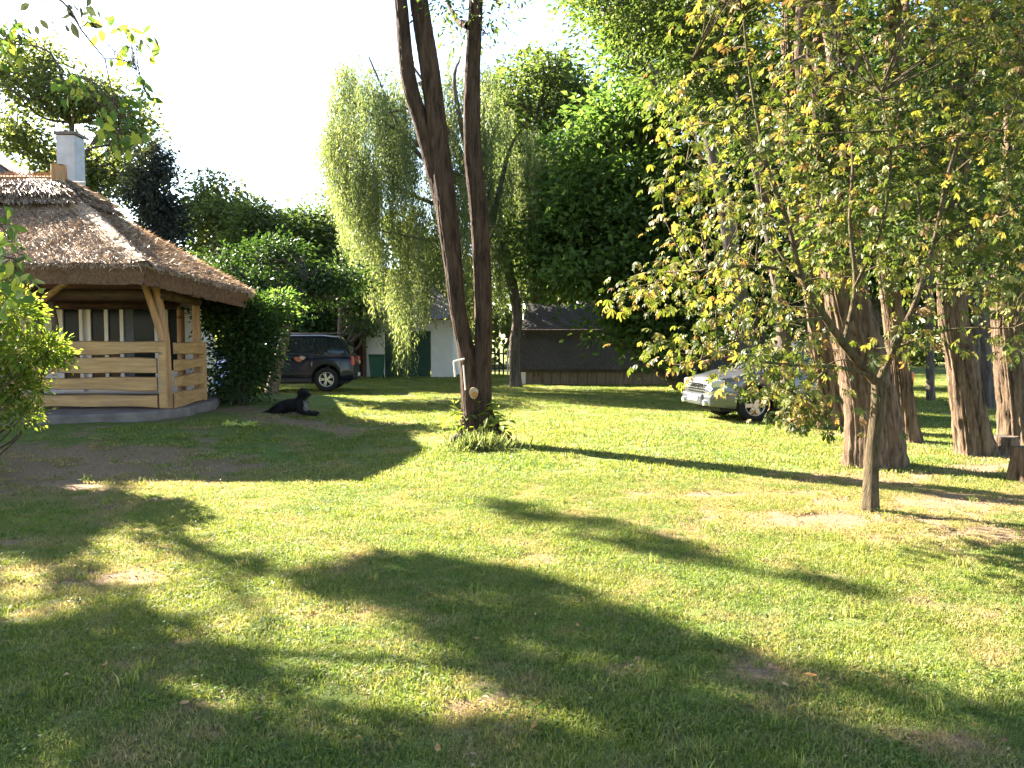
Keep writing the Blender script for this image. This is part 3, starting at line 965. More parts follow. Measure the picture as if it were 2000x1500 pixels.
for a, b in zip(xd[:-1], xd[1:]):
    d = MB().box(((a + b) / 2, SY + .06, 1.06), (b - a - .03, .06, 2.05)).build('door', M['green_paint'], shed)
    for q in np.linspace(a + .09, b - .09, 6):
        MB().box((q, SY + .022, 1.06), (.13, .014, 2.0)).build('plank', M['green_paint'], d)
# open lean-to on the left with dark inside
xl = world_x(655, SY)
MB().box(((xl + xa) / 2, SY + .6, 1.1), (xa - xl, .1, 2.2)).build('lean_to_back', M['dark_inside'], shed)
lt = MB()
for px in (668, 688, 712):
    lt.box((world_x(px, SY - .3), SY - .3, 1.05), (.14, .14, 2.1))
lt.build('lean_to_post', M['beam'], shed)
rt = merge([patch(((xl - .3, SY - .6, 1.62), (world_x(742, SY), SY - .6, 2.82), (world_x(742, SY), SY + 5, 2.82), (xl - .3, SY + 5, 1.62)), 20, 20, rough),
            patch(((xl - .3, SY - .6, 1.42), (world_x(742, SY), SY - .6, 2.62), (world_x(742, SY), SY - .6, 2.82), (xl - .3, SY - .6, 1.62)), 20, 3)])
np_mesh('roof', *rt, M['thatch_old'], shed, False)
rt = merge([patch(((world_x(735, SY), SY - .7, 2.62), (xb + .4, SY - .7, 2.62), (xb - 1.2, SY + 2.4, 4.5), (world_x(735, SY) + 1.2, SY + 2.4, 4.5)), 30, 20, rough),
            patch(((xb + .4, SY - .7, 2.62), (xb + .4, SY + 5, 2.62), (xb - 1.2, SY + 2.4, 4.5), (xb - 1.2, SY + 2.4, 4.5)), 20, 20, rough)])
np_mesh('roof', *rt, M['thatch_old'], shed, False)

bx, by = world_x(736, 34.9), 34.9
bn = thing('wheelie_bin', 'green wheelie bin standing against the white shed wall', 'bin', (bx, by, 0))
V8 = []
for z, s_ in ((.08, .25), (1.0, .31)):
    V8 += [(bx - s_, by - s_, z), (bx + s_, by - s_, z), (bx + s_, by + s_, z), (bx - s_, by + s_, z)]
MB().add(V8, [[3, 2, 1, 0], [4, 5, 6, 7], [0, 1, 5, 4], [1, 2, 6, 5], [2, 3, 7, 6], [3, 0, 4, 7]]).build('bin_body', M['green_bin'], bn, bevel=.03)
MB().box((bx, by - .01, 1.03), (.66, .68, .06)).box((bx, by + .36, 1.0), (.5, .06, .05)).build('lid', M['green_bin'], bn, bevel=.015)
for q in (-.27, .22):
    MB().tube([(bx + q, by + .2, .1), (bx + q + .05, by + .2, .1)], .1, 12).build('wheel', M['rubber'], bn)

# low reed roofed barn on the right of the willow
BY = 29.6
barn = thing('reed_barn', 'low dark barn with a long weathered reed roof and plank base', 'barn', (world_x(1180, BY), BY + 2, 0))
x0, x1 = world_x(1024, BY), world_x(1420, BY)
MB().box(((x0 + x1) / 2, BY + 1.7, .36), (x1 - x0, 3.0, .72)).build('wall', M['dark_inside'], barn)
for q in range(int((x1 - x0) / .34)):
    xx = x0 + .17 + q * .34
    MB().box((xx, BY + .18, .36), (.325, .035, .70 + .02 * math.sin(q * 2.1))).build('plank', M['old_plank'], barn)
def rough2(P): return rough(P, .05, .3, 12)
zt = at(1100, 592, BY + 1.7)[2]; zm = at(1100, 647, BY + .75)[2]; zb = .60
rp = [patch(((x0 - .15, BY - .2, zb), (x1, BY - .2, zb), (x1, BY + .72, zm - .08), (x0 - .15, BY + .72, zm - .08)), 90, 30, rough2),
      patch(((x0 - .15, BY - .12, zb - .12), (x1, BY - .12, zb - .12), (x1, BY - .2, zb), (x0 - .15, BY - .2, zb)), 60, 3)]
np_mesh('lower_roof', *merge(rp), M['shingle'], barn, False)
rp = [patch(((x0 - .12, BY + .62, zm + .0), (x1, BY + .62, zm + .0), (x1, BY + 1.75, zt), (x0 + .1, BY + 1.75, zt)), 90, 30, rough2),
      patch(((x0 - .12, BY + .68, zm - .12), (x1, BY + .68, zm - .12), (x1, BY + .62, zm + .0), (x0 - .12, BY + .62, zm + .0)), 60, 3),
      patch(((x0 + .1, BY + 1.75, zt), (x1, BY + 1.75, zt), (x1, BY + 3.6, .6), (x0 - .1, BY + 3.6, .6)), 30, 10)]
np_mesh('upper_roof', *merge(rp), M['shingle'], barn, False)
rb = MB(); rb.tube([(x0 - .15, BY + .60, zm + .04), (x1, BY + .60, zm + .04)], .035, 8, wob=.1); rb.build('ridge_pole', M['bark_grey'], barn)
gab = MB(); gab.add([(x0, BY + .1, .1), (x0, BY + 3.3, .1), (x0, BY + 3.3, .8), (x0 + .02, BY + 1.75, zt - .1), (x0, BY + .7, zm - .12), (x0, BY + .1, zb)], [[0, 1, 2, 3, 4, 5]]).build('gable', M['dark_inside'], barn)
MB().box((x0 - .03, BY + .12, .38), (.16, .10, .74)).build('corner_post', M['rail_white'], barn)

fy = 37.5
fence = thing('picket_fence', 'dull green picket fence between the trunk and the barn', 'fence', (world_x(975, fy), fy, 0))
for q in (.35, 1.05):
    MB().box((world_x(975, fy), fy + .03, q), (3.4, .04, .07)).build('rail', M['green_paint'], fence)
pk = None
for q in range(17):
    xx = world_x(975, fy) - 1.6 + q * .2
    p_ = MB().box((xx, fy, .68), (.08, .03, 1.25)).build('picket', M['rail_white'] if q % 5 == 0 else M['bark_grey'], fence)

# ================================================================== CARS
def car(name, label, cat, loc, rz, paint, L, W, H, belt, hood, Rw, xw, roof_pts, nose_h, seed=0, group=None, spokes=10, plate_front=True):
    """x forward, y left; W half width. roof_pts: (x, z) from the tail to the windscreen foot"""
    t = thing(name, label, cat, loc, rz, group)
    hl = L / 2
    Ra = Rw * 1.16
    xs_ = set(np.linspace(-hl, hl, 46).tolist())
    for c0 in xw:
        for a in np.linspace(0, PI, 17):
            xs_.add(c0 + Ra * math.cos(a))
    xs_ = np.array(sorted(xs_))
    topx, topz = zip(*[(-hl, belt * .80), (-hl + .04, belt * .94), (-hl + .14, belt), (roof_pts[-1][0], belt + .02), (roof_pts[-1][0] + .35, hood + .03),
                       (hl - .45, hood - .05), (hl - .18, nose_h + .08), (hl - .03, nose_h - .05), (hl, nose_h - .16)])
    sill = Rw * .78
    def zbot(x):
        z = sill + (.06 if abs(x) > hl - .5 else 0) * (abs(x) - hl + .5) * 2
        for c0 in xw:
            if abs(x - c0) < Ra: z = max(z, Rw + math.sqrt(max(0, Ra * Ra - (x - c0) ** 2)))
        return z
    def wid(x):
        u = abs(x) / hl
        return W * (1 - (.16 if x > 0 else .09) * max(0, (u - .55) / .45) ** 2.2)
    vv = [0, .12, .3, .5, .68, .82, .92, .98, 1.0]
    ff = [.93, .975, 1.0, 1.0, .985, .975, .955, .915, .85]
    tops = [(.6, .020), (.3, .035), (0, .04)]
    half = len(vv) + len(tops)
    rowsn = half * 2 - 1
    V = []
    for x in xs_:
        zb_, zt_ = zbot(x), np.interp(x, topx, topz)
        zb_ = min(zb_, zt_ - .03)
        w_ = wid(x)
        side = []
        for v, f in zip(vv, ff):
            arch = 0
            for c0 in xw:
                dd = math.hypot(x - c0, (zb_ + (zt_ - zb_) * v) - Rw)
                arch = max(arch, .022 * math.exp(-((dd - Ra) / .05) ** 2))
            side.append((x, w_ * f + arch, zb_ + (zt_ - zb_) * v))
        for f, dz in tops:
            side.append((x, w_ * .85 * f / .85 if f else 0, zt_ + dz))
        V += side + [(x, -y, z) for x, y, z in side[:-1][::-1]]
    n = rowsn
    i = np.arange(len(xs_) - 1)[:, None] * n; j = np.arange(n - 1)[None, :]
    F = np.stack([i + j, i + j + 1, i + n + j + 1, i + n + j], -1).reshape(-1, 4).tolist()
    F.append(list(range(n))); F.append([(len(xs_) - 1) * n + k for k in range(n)][::-1])
    b_ = np_mesh('body', np.array(V), F, paint, t, True, None, False)
    es = b_.modifiers.new('edge', 'EDGE_SPLIT'); es.split_angle = R(38)
    # cabin
    rx, rz_ = [p[0] for p in roof_pts], [p[1] for p in roof_pts]
    def roofz(x): return float(np.interp(x, rx, rz_))
    ztop = max(rz_)
    def ysurf(z):
        return W * (.90 - .17 * smooth(np.clip((z - belt) / (ztop - belt), 0, 1)) ** .9)
    cx_ = np.linspace(rx[0], rx[-1], 40)
    V = []; m_ = 9
    for x in cx_:
        zr = roofz(x)
        side = []
        for v in np.linspace(0, 1, m_ - 3):
            z = belt - .03 + (zr - belt + .03 - .05) * v
            side.append((x, ysurf(z), z))
        yl = side[-1][1]
        side += [(x, yl * .94, zr - .012), (x, yl * .6, zr + .012), (x, 0, zr + .022)]
        V += side + [(a, -b, c_) for a, b, c_ in side[:-1][::-1]]
    n = m_ * 2 - 1
    i = np.arange(len(cx_) - 1)[:, None] * n; j = np.arange(n - 1)[None, :]
    F = np.stack([i + j, i + j + 1, i + n + j + 1, i + n + j], -1).reshape(-1, 4)
    np_mesh('roof', np.array(V), F, paint, t, True, None, False)
    # side windows
    inner = [p for p in roof_pts if p[1] > ztop - .12]
    xa_, xb_ = rx[0] + .16, rx[-1] - .22
    cuts = np.linspace(xa_, xb_, 4)
    for sgn in (1, -1):
        for a, b in zip(cuts[:-1], cuts[1:]):
            a += .03; b -= .03
            V = []; nu, nv = 10, 5
            for x in np.linspace(a, b, nu):
                zr = min(roofz(x) - .09, ztop - .10)
                for v in np.linspace(0, 1, nv):
                    z = belt + .035 + max(.004, zr - belt - .035) * v
                    V.append((x, sgn * (ysurf(z) + .006), z))
            i = np.arange(nu - 1)[:, None] * nv; j = np.arange(nv - 1)[None, :]
            F = np.stack([i + j, i + j + 1, i + nv + j + 1, i + nv + j], -1).reshape(-1, 4)
            if sgn > 0: F = F[:, ::-1]
            np_mesh('window', np.array(V), np.ascontiguousarray(F), M['car_glass'], t, True, None, False)
    # screens
    for nm, rear in (('rear_window', True), ('windscreen', False)):
        pts = [p for p in (roof_pts if rear else roof_pts[::-1])]
        seg = [pts[0]]
        for p in pts[1:]:
            seg.append(p)
            if p[1] > ztop - .06: break
        sx = [p[0] for p in seg]; sz = [p[1] for p in seg]
        V = []; nu, nv = 8, 9
        for u in np.linspace(.10, .90, nu):
            z = sz[0] + (sz[-1] - sz[0]) * u
            x = float(np.interp(z, sz, sx)) + (-.02 if rear else .02)
            for v in np.linspace(-.88, .88, nv):
                V.append((x, ysurf(z) * v, z + .022 * (1 - v * v) + .006))
        i = np.arange(nu - 1)[:, None] * nv; j = np.arange(nv - 1)[None, :]
        F = np.stack([i + j, i + j + 1, i + nv + j + 1, i + nv + j], -1).reshape(-1, 4)
        if rear: F = F[:, ::-1]
        np_mesh(nm, np.array(V), np.ascontiguousarray(F), M['car_glass'], t, True, None, False)
    # under body, bumpers, seams
    MB().box((0, 0, sill + .14), (L - .5, (W - .30) * 2, .40)).build('underbody', M['trim'], t, False, False)
    for sgn, nm in ((1, 'front_bumper'), (-1, 'rear_bumper')):
        bb = MB()
        for y0, y1, dx in ((-W * .84, -W * .45, .05), (-W * .45, W * .45, 0), (W * .45, W * .84, .05)):
            bb.box((sgn * (hl + .01 - dx), (y0 + y1) / 2, sill + .17), (.14, y1 - y0, .22))
        bb.build(nm, M['trim'] if sgn < 0 else paint, t, False, False, bevel=.04)
    for sgn in (1, -1):
        for x in (xw[0] + Ra + .18, (xw[0] + xw[1]) / 2 + .18, xw[1] - Ra - .12):
            MB().box((x, sgn * (W * .992), (sill + belt) / 2), (.010, .03, belt - sill - .22)).build('door_seam', M['trim'], t, False, False)
        MB().box(((xw[0] + xw[1]) / 2, sgn * W * .985, sill + .06), (xw[1] - xw[0] - Ra * 2 - .02, .06, .12)).build('sill_trim', M['trim'], t, False, False)
        MB().box(((xw[0] + xw[1]) / 2, sgn * W * 1.0, sill + .28), (xw[1] - xw[0] - Ra * 2 - .06, .03, .06)).build('door_moulding', M['trim'], t, False, False)
    for sgn in (1, -1):
        for x in (xw[0] + Ra + .32, (xw[0] + xw[1]) / 2 + .30):
            MB().box((x, sgn * (W * .99 + .012), belt - .13), (.17, .03, .03)).build('door_handle', paint, t, False, False, bevel=.008)
        MB().box((rx[-1] - .32, sgn * (W + .06), belt + .10), (.12, .20, .15)).build('mirror', paint, t, False, False, bevel=.04)
        hd = MB().box((hl - .20, sgn * (wid(hl - .2) * .80), nose_h - .04), (.34, .30, .17), rz=-sgn * .35).build('headlight', M['clear_lamp'], t, False, False, bevel=.05)
        MB().box((-hl + .035, sgn * (W * .80), belt - .16), (.12, .17, .30), rz=sgn * .2).build('tail_lamp', M['red_lamp'], t, False, False, bevel=.03)
        MB().tube([(hl - .01, sgn * W * .62, sill + .12), (hl + .09, sgn * W * .62, sill + .12)], .055, 14).build('fog_lamp', M['clear_lamp'], t, False, False)
    gr = MB()
    for q in range(4):
        gr.box((hl + .0, 0, nose_h - .20 + q * .05), (.05, W * .9, .022))
    gr.build('grille', M['chrome'], t, False, False)
    MB().box((hl + .092, 0, sill + .20), (.012, .52, .11)).build('number_plate', M['plate'], t, False, False)
    MB().box((-hl - .085, 0, sill + .22), (.012, .52, .11)).build('number_plate', M['plate'], t, False, False)
    for sgn in (1, -1):
        rr_ = MB(); rr_.tube([(rx[1] + .2, sgn * W * .66, ztop + .01), (rx[1] + .3, sgn * W * .66, ztop + .05), (rx[-2] - .25, sgn * W * .66, ztop + .05), (rx[-2] - .15, sgn * W * .66, ztop + .0)], .016, 6)
        rr_.build('roof_rail', M['trim'], t, True, False)
    # wheels
    th = np.linspace(0, 2 * PI, 36, endpoint=False)
    prof = [(.60, .09), (.66, .105), (.80, .115), (.93, .105), (1.0, .07), (1.0, -.07), (.93, -.105), (.66, -.105), (.60, -.09)]
    for c0 in xw:
        for sgn in (1, -1):
            y0 = sgn * (W - .125)
            V = []
            for r_, y_ in prof:
                V += [(c0 + r_ * Rw * math.cos(a), y0 + y_, Rw + r_ * Rw * math.sin(a)) for a in th]
            i = np.arange(len(prof) - 1)[:, None] * 36; j = np.arange(36)[None, :]; j2 = (j + 1) % 36
            F = np.stack([i + j, i + j2, i + 36 + j2, i + 36 + j], -1).reshape(-1, 4)
            wh = np_mesh('wheel', np.array(V), F, M['rubber'], t, True, None, False)
            rm = MB(); o_ = sgn * .085
            V = []
            for r_, y_ in ((.66, o_), (.60, o_ * 1.15), (.56, o_), (.55, -o_)):
                V += [(c0 + r_ * Rw * math.cos(a), y0 + y_, Rw + r_ * Rw * math.sin(a)) for a in th]
            rm.add(V, [[k * 36 + q, k * 36 + (q + 1) % 36, (k + 1) * 36 + (q + 1) % 36, (k + 1) * 36 + q] for k in range(3) for q in range(36)])
            for q in range(spokes):
                a = q / spokes * 2 * PI
                if spokes == 10: a = (q // 2) / 5 * 2 * PI + (.16 if q % 2 else -.16)
                ln_ = Rw * .50
                mid = (c0 + math.cos(a) * Rw * .34, y0 + o_ * .75, Rw + math.sin(a) * Rw * .34)
                rm.box(mid, (ln_, .035, .034 if spokes == 10 else .075), ry=-a)
            rm.tube([(c0, y0 + o_ * .5, Rw), (c0, y0 + o_ * 1.1, Rw)], Rw * .15, 16)
            rm.build('rim', M['alloy'], wh, False, False)
            MB().tube([(c0, y0 - sgn * .02, Rw), (c0, y0 + sgn * .01, Rw)], Rw * .56, 24).build('brake_disc', M['trim'], wh, False, False)
    return t

# dark SUV facing left, tail towards the willow
gp = ground(632, 762)
YC = 25.2
suv_roof = [(-2.12, 1.12), (-1.95, 1.50), (-1.75, 1.74), (-1.2, 1.80), (-.2, 1.80), (.30, 1.76), (1.05, 1.14)]
xr = world_x(632, YC)
s1 = car('suv', 'dark blue off-road car with its tail towards the willow', 'car', (xr - 1.37, YC + .9, .02), R(184),
         M['paint_dark'], 4.42, .93, 1.8, 1.12, 1.10, .385, (-1.37, 1.40), suv_roof, .92)
# flat orange and cream shapes on the rear door
for nm, mat, px, py, sx, sz in (('door_patch', M['orange'], 583, 702, .26, .18), ('door_patch', M['cream'], 591, 699, .17, .13)):
    q = at(px, py, YC - .04)
    pts = [(sx * .5 * math.cos(a) * (1 + .3 * math.sin(3 * a)), sz * .5 * math.sin(a) * (1 + .25 * math.cos(2 * a + 1))) for a in np.linspace(0, 2 * PI, 15)[:-1]]
    yy = (YC + .9) - .93 * 1.0 - .012 - (.004 if mat is M['cream'] else 0)
    mb_ = MB(); nP = len(pts)
    mb_.add([(q[0] + a, yy, q[2] + b) for a, b in pts] + [(q[0] + a, yy + .02, q[2] + b) for a, b in pts], [list(range(nP))] + [[k, (k + 1) % nP, nP + (k + 1) % nP, nP + k] for k in range(nP)])
    mb_.build(nm, mat, s1)
# silver car on the right, nose to the left
silver_roof = [(-2.12, 1.0), (-1.95, 1.30), (-1.65, 1.50), (-1.0, 1.60), (-.1, 1.60), (.25, 1.55), (1.08, 1.02)]
YS = 16.6
xs2 = world_x(1460, YS - .8)
s2 = car('hatchback', 'silver car parked nose left behind the young chestnut tree', 'car', (xs2 + 1.30 * math.cos(R(9)) , YS + .15, .0), R(180 + 9),
         M['paint_silver'], 4.35, .90, 1.6, 1.0, .98, .34, (-1.30, 1.30), silver_roof, .80, spokes=6)
# blue car mostly hidden behind the gazebo
blue_roof = [(-2.0, .98), (-1.85, 1.18), (-1.5, 1.40), (-.9, 1.46), (0, 1.46), (.3, 1.42), (1.0, .98)]
xb_ = world_x(447, 23.5)
s3 = car('hatchback', 'blue car showing only its tail between gazebo and dark shrub', 'car', (xb_ - 2.05, 23.5 + .9, .02), R(180),
         M['paint_blue'], 4.1, .86, 1.46, .98, .95, .31, (-1.25, 1.22), blue_roof, .78, spokes=6)

# ================================================================== DOG
def dog():
    p0 = ground(572, 811)
    t = thing('dog', 'big black dog lying on the lawn with its head raised', 'dog', p0, R(0))
    S = 1.0
    J = {  # x to the right (head end), y away from the camera, z up
        'pelvis': ((-.30, .04, .13), .13), 'loin': ((-.12, .03, .17), .145), 'chest': ((.08, 0, .19), .15), 'shoulder': ((.17, 0, .23), .13),
        'neck': ((.20, -.01, .35), .09), 'skull': ((.21, -.03, .44), .088), 'brow': ((.25, -.06, .44), .070), 'muzzle': ((.31, -.10, .405), .045), 'nose': ((.35, -.125, .395), .032),
        'elbowL': ((.16, -.11, .09), .055), 'wristL': ((.30, -.13, .045), .036), 'pawL': ((.46, -.15, .035), .036), 'toeL': ((.50, -.155, .028), .026),
        'elbowR': ((.16, .11, .09), .055), 'wristR': ((.29, .12, .045), .036), 'pawR': ((.42, .13, .035), .036), 'toeR': ((.46, .13, .028), .026),
        'kneeL': ((-.14, -.14, .13), .085), 'hockL': ((-.33, -.17, .05), .045), 'footL': ((-.18, -.20, .03), .034), 'ftoeL': ((-.13, -.205, .026), .028),
        'kneeR': ((-.16, .16, .12), .08), 'hockR': ((-.34, .18, .05), .04), 'footR': ((-.2, .22, .03), .034),
        'tail1': ((-.42, .04, .07), .05), 'tail2': ((-.52, -.02, .045), .035), 'tail3': ((-.60, -.10, .035), .02),
        'earL1': ((.17, -.105, .45), .028), 'earL2': ((.165, -.125, .39), .024), 'earL3': ((.175, -.13, .345), .014),
        'earR1': ((.20, .055, .45), .028), 'earR2': ((.20, .075, .39), .022), 'earR3': ((.20, .08, .345), .014),
    }
    E = [('pelvis', 'loin'), ('loin', 'chest'), ('chest', 'shoulder'), ('shoulder', 'neck'), ('neck', 'skull'), ('skull', 'brow'), ('brow', 'muzzle'), ('muzzle', 'nose'),
         ('shoulder', 'elbowL'), ('elbowL', 'wristL'), ('wristL', 'pawL'), ('pawL', 'toeL'), ('shoulder', 'elbowR'), ('elbowR', 'wristR'), ('wristR', 'pawR'), ('pawR', 'toeR'),
         ('pelvis', 'kneeL'), ('kneeL', 'hockL'), ('hockL', 'footL'), ('footL', 'ftoeL'), ('pelvis', 'kneeR'), ('kneeR', 'hockR'), ('hockR', 'footR'),
         ('pelvis', 'tail1'), ('tail1', 'tail2'), ('tail2', 'tail3'), ('skull', 'earL1'), ('earL1', 'earL2'), ('earL2', 'earL3'), ('skull', 'earR1'), ('earR1', 'earR2'), ('earR2', 'earR3')]
    bm = bmesh.new()
    lay = bm.verts.layers.skin.verify()
    vm = {}
    for k, (p, r) in J.items():
        v = bm.verts.new(Vector(p) * S); v[lay].radius = (r * S, r * S); v[lay].use_root = (k == 'pelvis'); vm[k] = v
    for a, b in E: bm.edges.new((vm[a], vm[b]))
    me = bpy.data.meshes.new('body'); bm.to_mesh(me); bm.free()
    o = bpy.data.objects.new('body', me); link(o, t); me.materials.append(M['fur'])
    m = o.modifiers.new('skin', 'SKIN'); m.use_smooth_shade = True
    o.modifiers.new('sub', 'SUBSURF').levels = 2
    o.modifiers['sub'].render_levels = 2
    rg = np.random.default_rng(8)
    # shaggy coat: short hairs along the bones
    HP = []; HD = []
    for a, b in E:
        pa, ra = np.array(J[a][0]), J[a][1]; pb, rb_ = np.array(J[b][0]), J[b][1]
        n = int(240 * (ra + rb_) / .2)
        u = rg.uniform(0, 1, n)[:, None]
        d = rdir(n, rg)
        P = pa * (1 - u) + pb * u + d * (ra * (1 - u) + rb_ * u) * .92
        k = P[:, 2] > .02
        HP.append(P[k]); HD.append(d[k])
    HP = np.vstack(HP); HD = np.vstack(HD); n = len(HP)
    v, f, r = leaf_arrays(HP, HD * .5 + np.array([-.3, 0, -.6]) + rg.normal(size=(n, 3)) * .25, HD, rg.uniform(.02, .05, n), rg.uniform(.006, .012, n), rg.uniform(0, 1, n), .1)
    h = np_mesh('coat', v * S, f, M['fur'], t, False, None, False); h['kind'] = 'stuff'
    for sgn in (-1, 1):
        mb_ = MB(); c_ = np.array([.285, -.085, .46]) + np.array([.018, .028, 0]) * sgn + np.array([0, 0, -.003])
        mb_.tube([c_, c_ + np.array([.012, -.012, 0])], .010, 8); mb_.build('eye', M['rubber'], t, False, False)
    MB().tube([(.365, -.135, .395), (.378, -.142, .395)], .018, 10).build('nose', M['rubber'], t, False, False)
    # pale bib under the chin
    v, f, r = leaf_arrays(np.array([.27, -.10, .20]) + rg.normal(size=(120, 3)) * [.015, .015, .05], np.tile([0.1, -.1, -1.], (120, 1)) + rg.normal(size=(120, 3)) * .3, rdir(120, rg), np.full(120, .05), np.full(120, .01), np.zeros(120), .1)
    np_mesh('chest_patch', v, f, M['tongue'], t, False, None, False)['kind'] = 'stuff'
    t.scale = (1, 1, 1)
    return t
dog()

# ================================================================== TREES
def P3(L, Y):
    return [at(a, b, Y + (d if d else 0)) for a, b, d in [(q + (0,))[:3] for q in L]]

# ---- three-stemmed tree in the middle of the lawn
TY = 12.6
gb = ground(932, 866)
tt = thing('three_stem_tree', 'tall dark three-stemmed tree alone in the middle of the lawn', 'tree', gb)
b0 = np.array([gb[0], TY, -.06])
stem_parts = [
    trunk_arrays([b0 + np.array([-.05, 0, 0]), at(922, 800, TY), at(912, 700, TY), at(893, 597, TY), at(884, 510, TY), at(874, 427, TY), at(860, 300, TY), at(842, 150, TY), at(820, 10, TY), at(800, -140, TY), at(780, -320, TY)],
                 [.20, .160, .135, .128, .145, .160, .145, .140, .130, .12, .09], .75, .09, 84, .035, 5),
    trunk_arrays([b0 + np.array([.14, .03, 0]), at(938, 800, TY), at(943, 700, TY), at(944, 597, TY), at(937, 427, TY), at(924, 300, TY), at(923, 150, TY), at(930, 0, TY), at(936, -150, TY), at(940, -330, TY)],
                 [.23, .165, .140, .138, .138, .130, .112, .100, .10, .08], .95, .09, 84, .035, 6),
    trunk_arrays([at(890, 560, TY + .10), at(880, 500, TY + .08), at(866, 420, TY + .08), at(848, 340, TY + .07), at(826, 250, TY + .05), at(798, 150, TY), at(783, 0, TY), at(772, -90, TY), at(750, -250, TY)],
                 [.08, .09, .10, .115, .120, .120, .102, .10, .08], .0, .08, 64, .035, 7)]
np_mesh('trunk', *merge(stem_parts), M['bark_dark'], tt, True)
rg = np.random.default_rng(31)
lp = []
for (a, b) in (((826, 10), (700, -200)), ((800, -140), (640, -320)), ((926, 0), (1080, -160)), ((935, -150), (860, -330)), ((851, -60), (900, -260)), ((915, 50), (862, -30)), ((928, 30), (975, -40))):
    lp.append(limb(at(*a, TY), at(*b, TY + rg.uniform(-1.5, 1.5)), .07, .02, rg))
np_mesh('limbs', *merge(lp), M['bark_dark'], tt, True)
bl = [pxblob(780, -330, TY, 220, 130, 1.8, 150), pxblob(1000, -300, TY + .5, 230, 130, 1.8, 170), pxblob(640, -430, TY, 160, 110, 1.5, 80),
      pxblob(880, 6, TY, 40, 34, .4, 16), pxblob(950, 36, TY, 22, 26, .3, 8), pxblob(905, 70, TY + .3, 45, 30, .35, 8), pxblob(1000, -60, TY, 90, 50, .8, 24)]
cl, ou = ellipsoid_clusters(bl, rg)
foliage('crown', tt, M['leaf_mid'], cl, ou, 16, .20, .10, rg, .5, .4)

# things on and around its foot
q = at(886, 704, TY - .25)
hk = thing('hook_bracket', 'thin white angled pipe hanging from the left side of the three-stemmed trunk', 'bracket', q)
MB().tube([at(907, 701, TY - .27), at(886, 706, TY - .30)], .015, 8).tube([at(886, 706, TY - .30), at(889, 736, TY - .30)], .014, 8).build('pipe', M['rail_white'], hk)
q = at(906, 735, TY - .25)
rd = thing('white_rod', 'straight white rod leaning upright against the three-stemmed trunk', 'rod', q)
MB().tube([at(905, 713, TY - .26), at(909, 762, TY - .29)], .011, 8).build('rod', M['rail_white'], rd)
q = at(925, 768, TY - .27)
ct = MB()
circ = [(q[0] + .070 * math.cos(a) * (1 + .1 * math.sin(3 * a)), q[1] - .02 + .02 * math.sin(2 * a), q[2] + .092 * math.sin(a) * (1 + .08 * math.cos(2 * a + 1))) for a in np.linspace(0, 2 * PI, 19)[:-1]]
ct.add([(a, b + .25, c_) for a, b, c_ in circ] + circ, [[k, (k + 1) % 18, 18 + (k + 1) % 18, 18 + k] for k in range(18)] + [list(range(18, 36))])
stub = ct.build('cut_stub', M['cut_wood'], tt)
MB().tube([(q[0] + .016, q[1] - .05, q[2] - .022), (q[0] + .016, q[1] + .02, q[2] - .022)], .048, 14, wob=.15, seed=3).build('heartwood', M['cut_core'], stub)

# sapling in front of the foot
def broad_leaf(P, ax, L, mat_rnd, w_=.5): pass
gp = ground(936, 858); sp_ = thing('sapling', 'leafy sapling shoots growing against the foot of the three-stemmed tree', 'plant', gp)
rg = np.random.default_rng(4)
stp = []; lpx = []
for (a, b) in (((905, 850), (900, 800)), ((915, 855), (922, 795)), ((930, 858), (940, 790)), ((945, 858), (955, 795)), ((940, 860), (965, 812)), ((920, 858), (895, 812)), ((950, 862), (975, 822))):
    g0 = ground(a[0], min(a[1] + 6, 870)); e_ = at(b[0], b[1], g0[1] - .1)
    stp.append(limb(g0, e_, .012, .005, rg, .06, 8, 5))
    for k in range(24):
        u = rg.uniform(.45, 1.08)
        lpx.append(g0 * (1 - u) + e_ * u + rg.normal(size=3) * [.13, .09, .06])
np_mesh('stems', *merge(stp), M['twig'], sp_, True)
lpx = np.array(lpx); n = len(lpx)
v, f, r = leaf_arrays(lpx, rg.normal(size=(n, 3)) * [1, .6, .25] + [0, -.1, -.1], rg.normal(size=(n, 3)) * .35 + [0, 0, 1], rg.uniform(.12, .21, n), rg.uniform(.06, .09, n), rg.uniform(.35, .8, n), .2)
np_mesh('foliage', v, f, M['leaf_bush'], sp_, False, r)['kind'] = 'stuff'
# grass like weed clump
gp = ground(938, 880); wd = thing('weed_clump', 'pale dry weed clump growing at the foot of the three-stemmed tree', 'plant', gp)
n = 700; pp = gp + np.stack([rg.normal(size=n) * .22, rg.normal(size=n) * .12 + .05, np.zeros(n)], 1)
pp[:, 2] = gz(pp[:, 0], pp[:, 1])
v, f, r = leaf_arrays(pp, rg.normal(size=(n, 3)) * [.45, .45, .1] + [0, 0, 1], rg.normal(size=(n, 3)), rg.uniform(.08, .34, n), rg.uniform(.006, .014, n), rg.uniform(.2, 1, n), .1)
np_mesh('blades', v, f, M['leaf_willow'], wd, False, r)['kind'] = 'stuff'
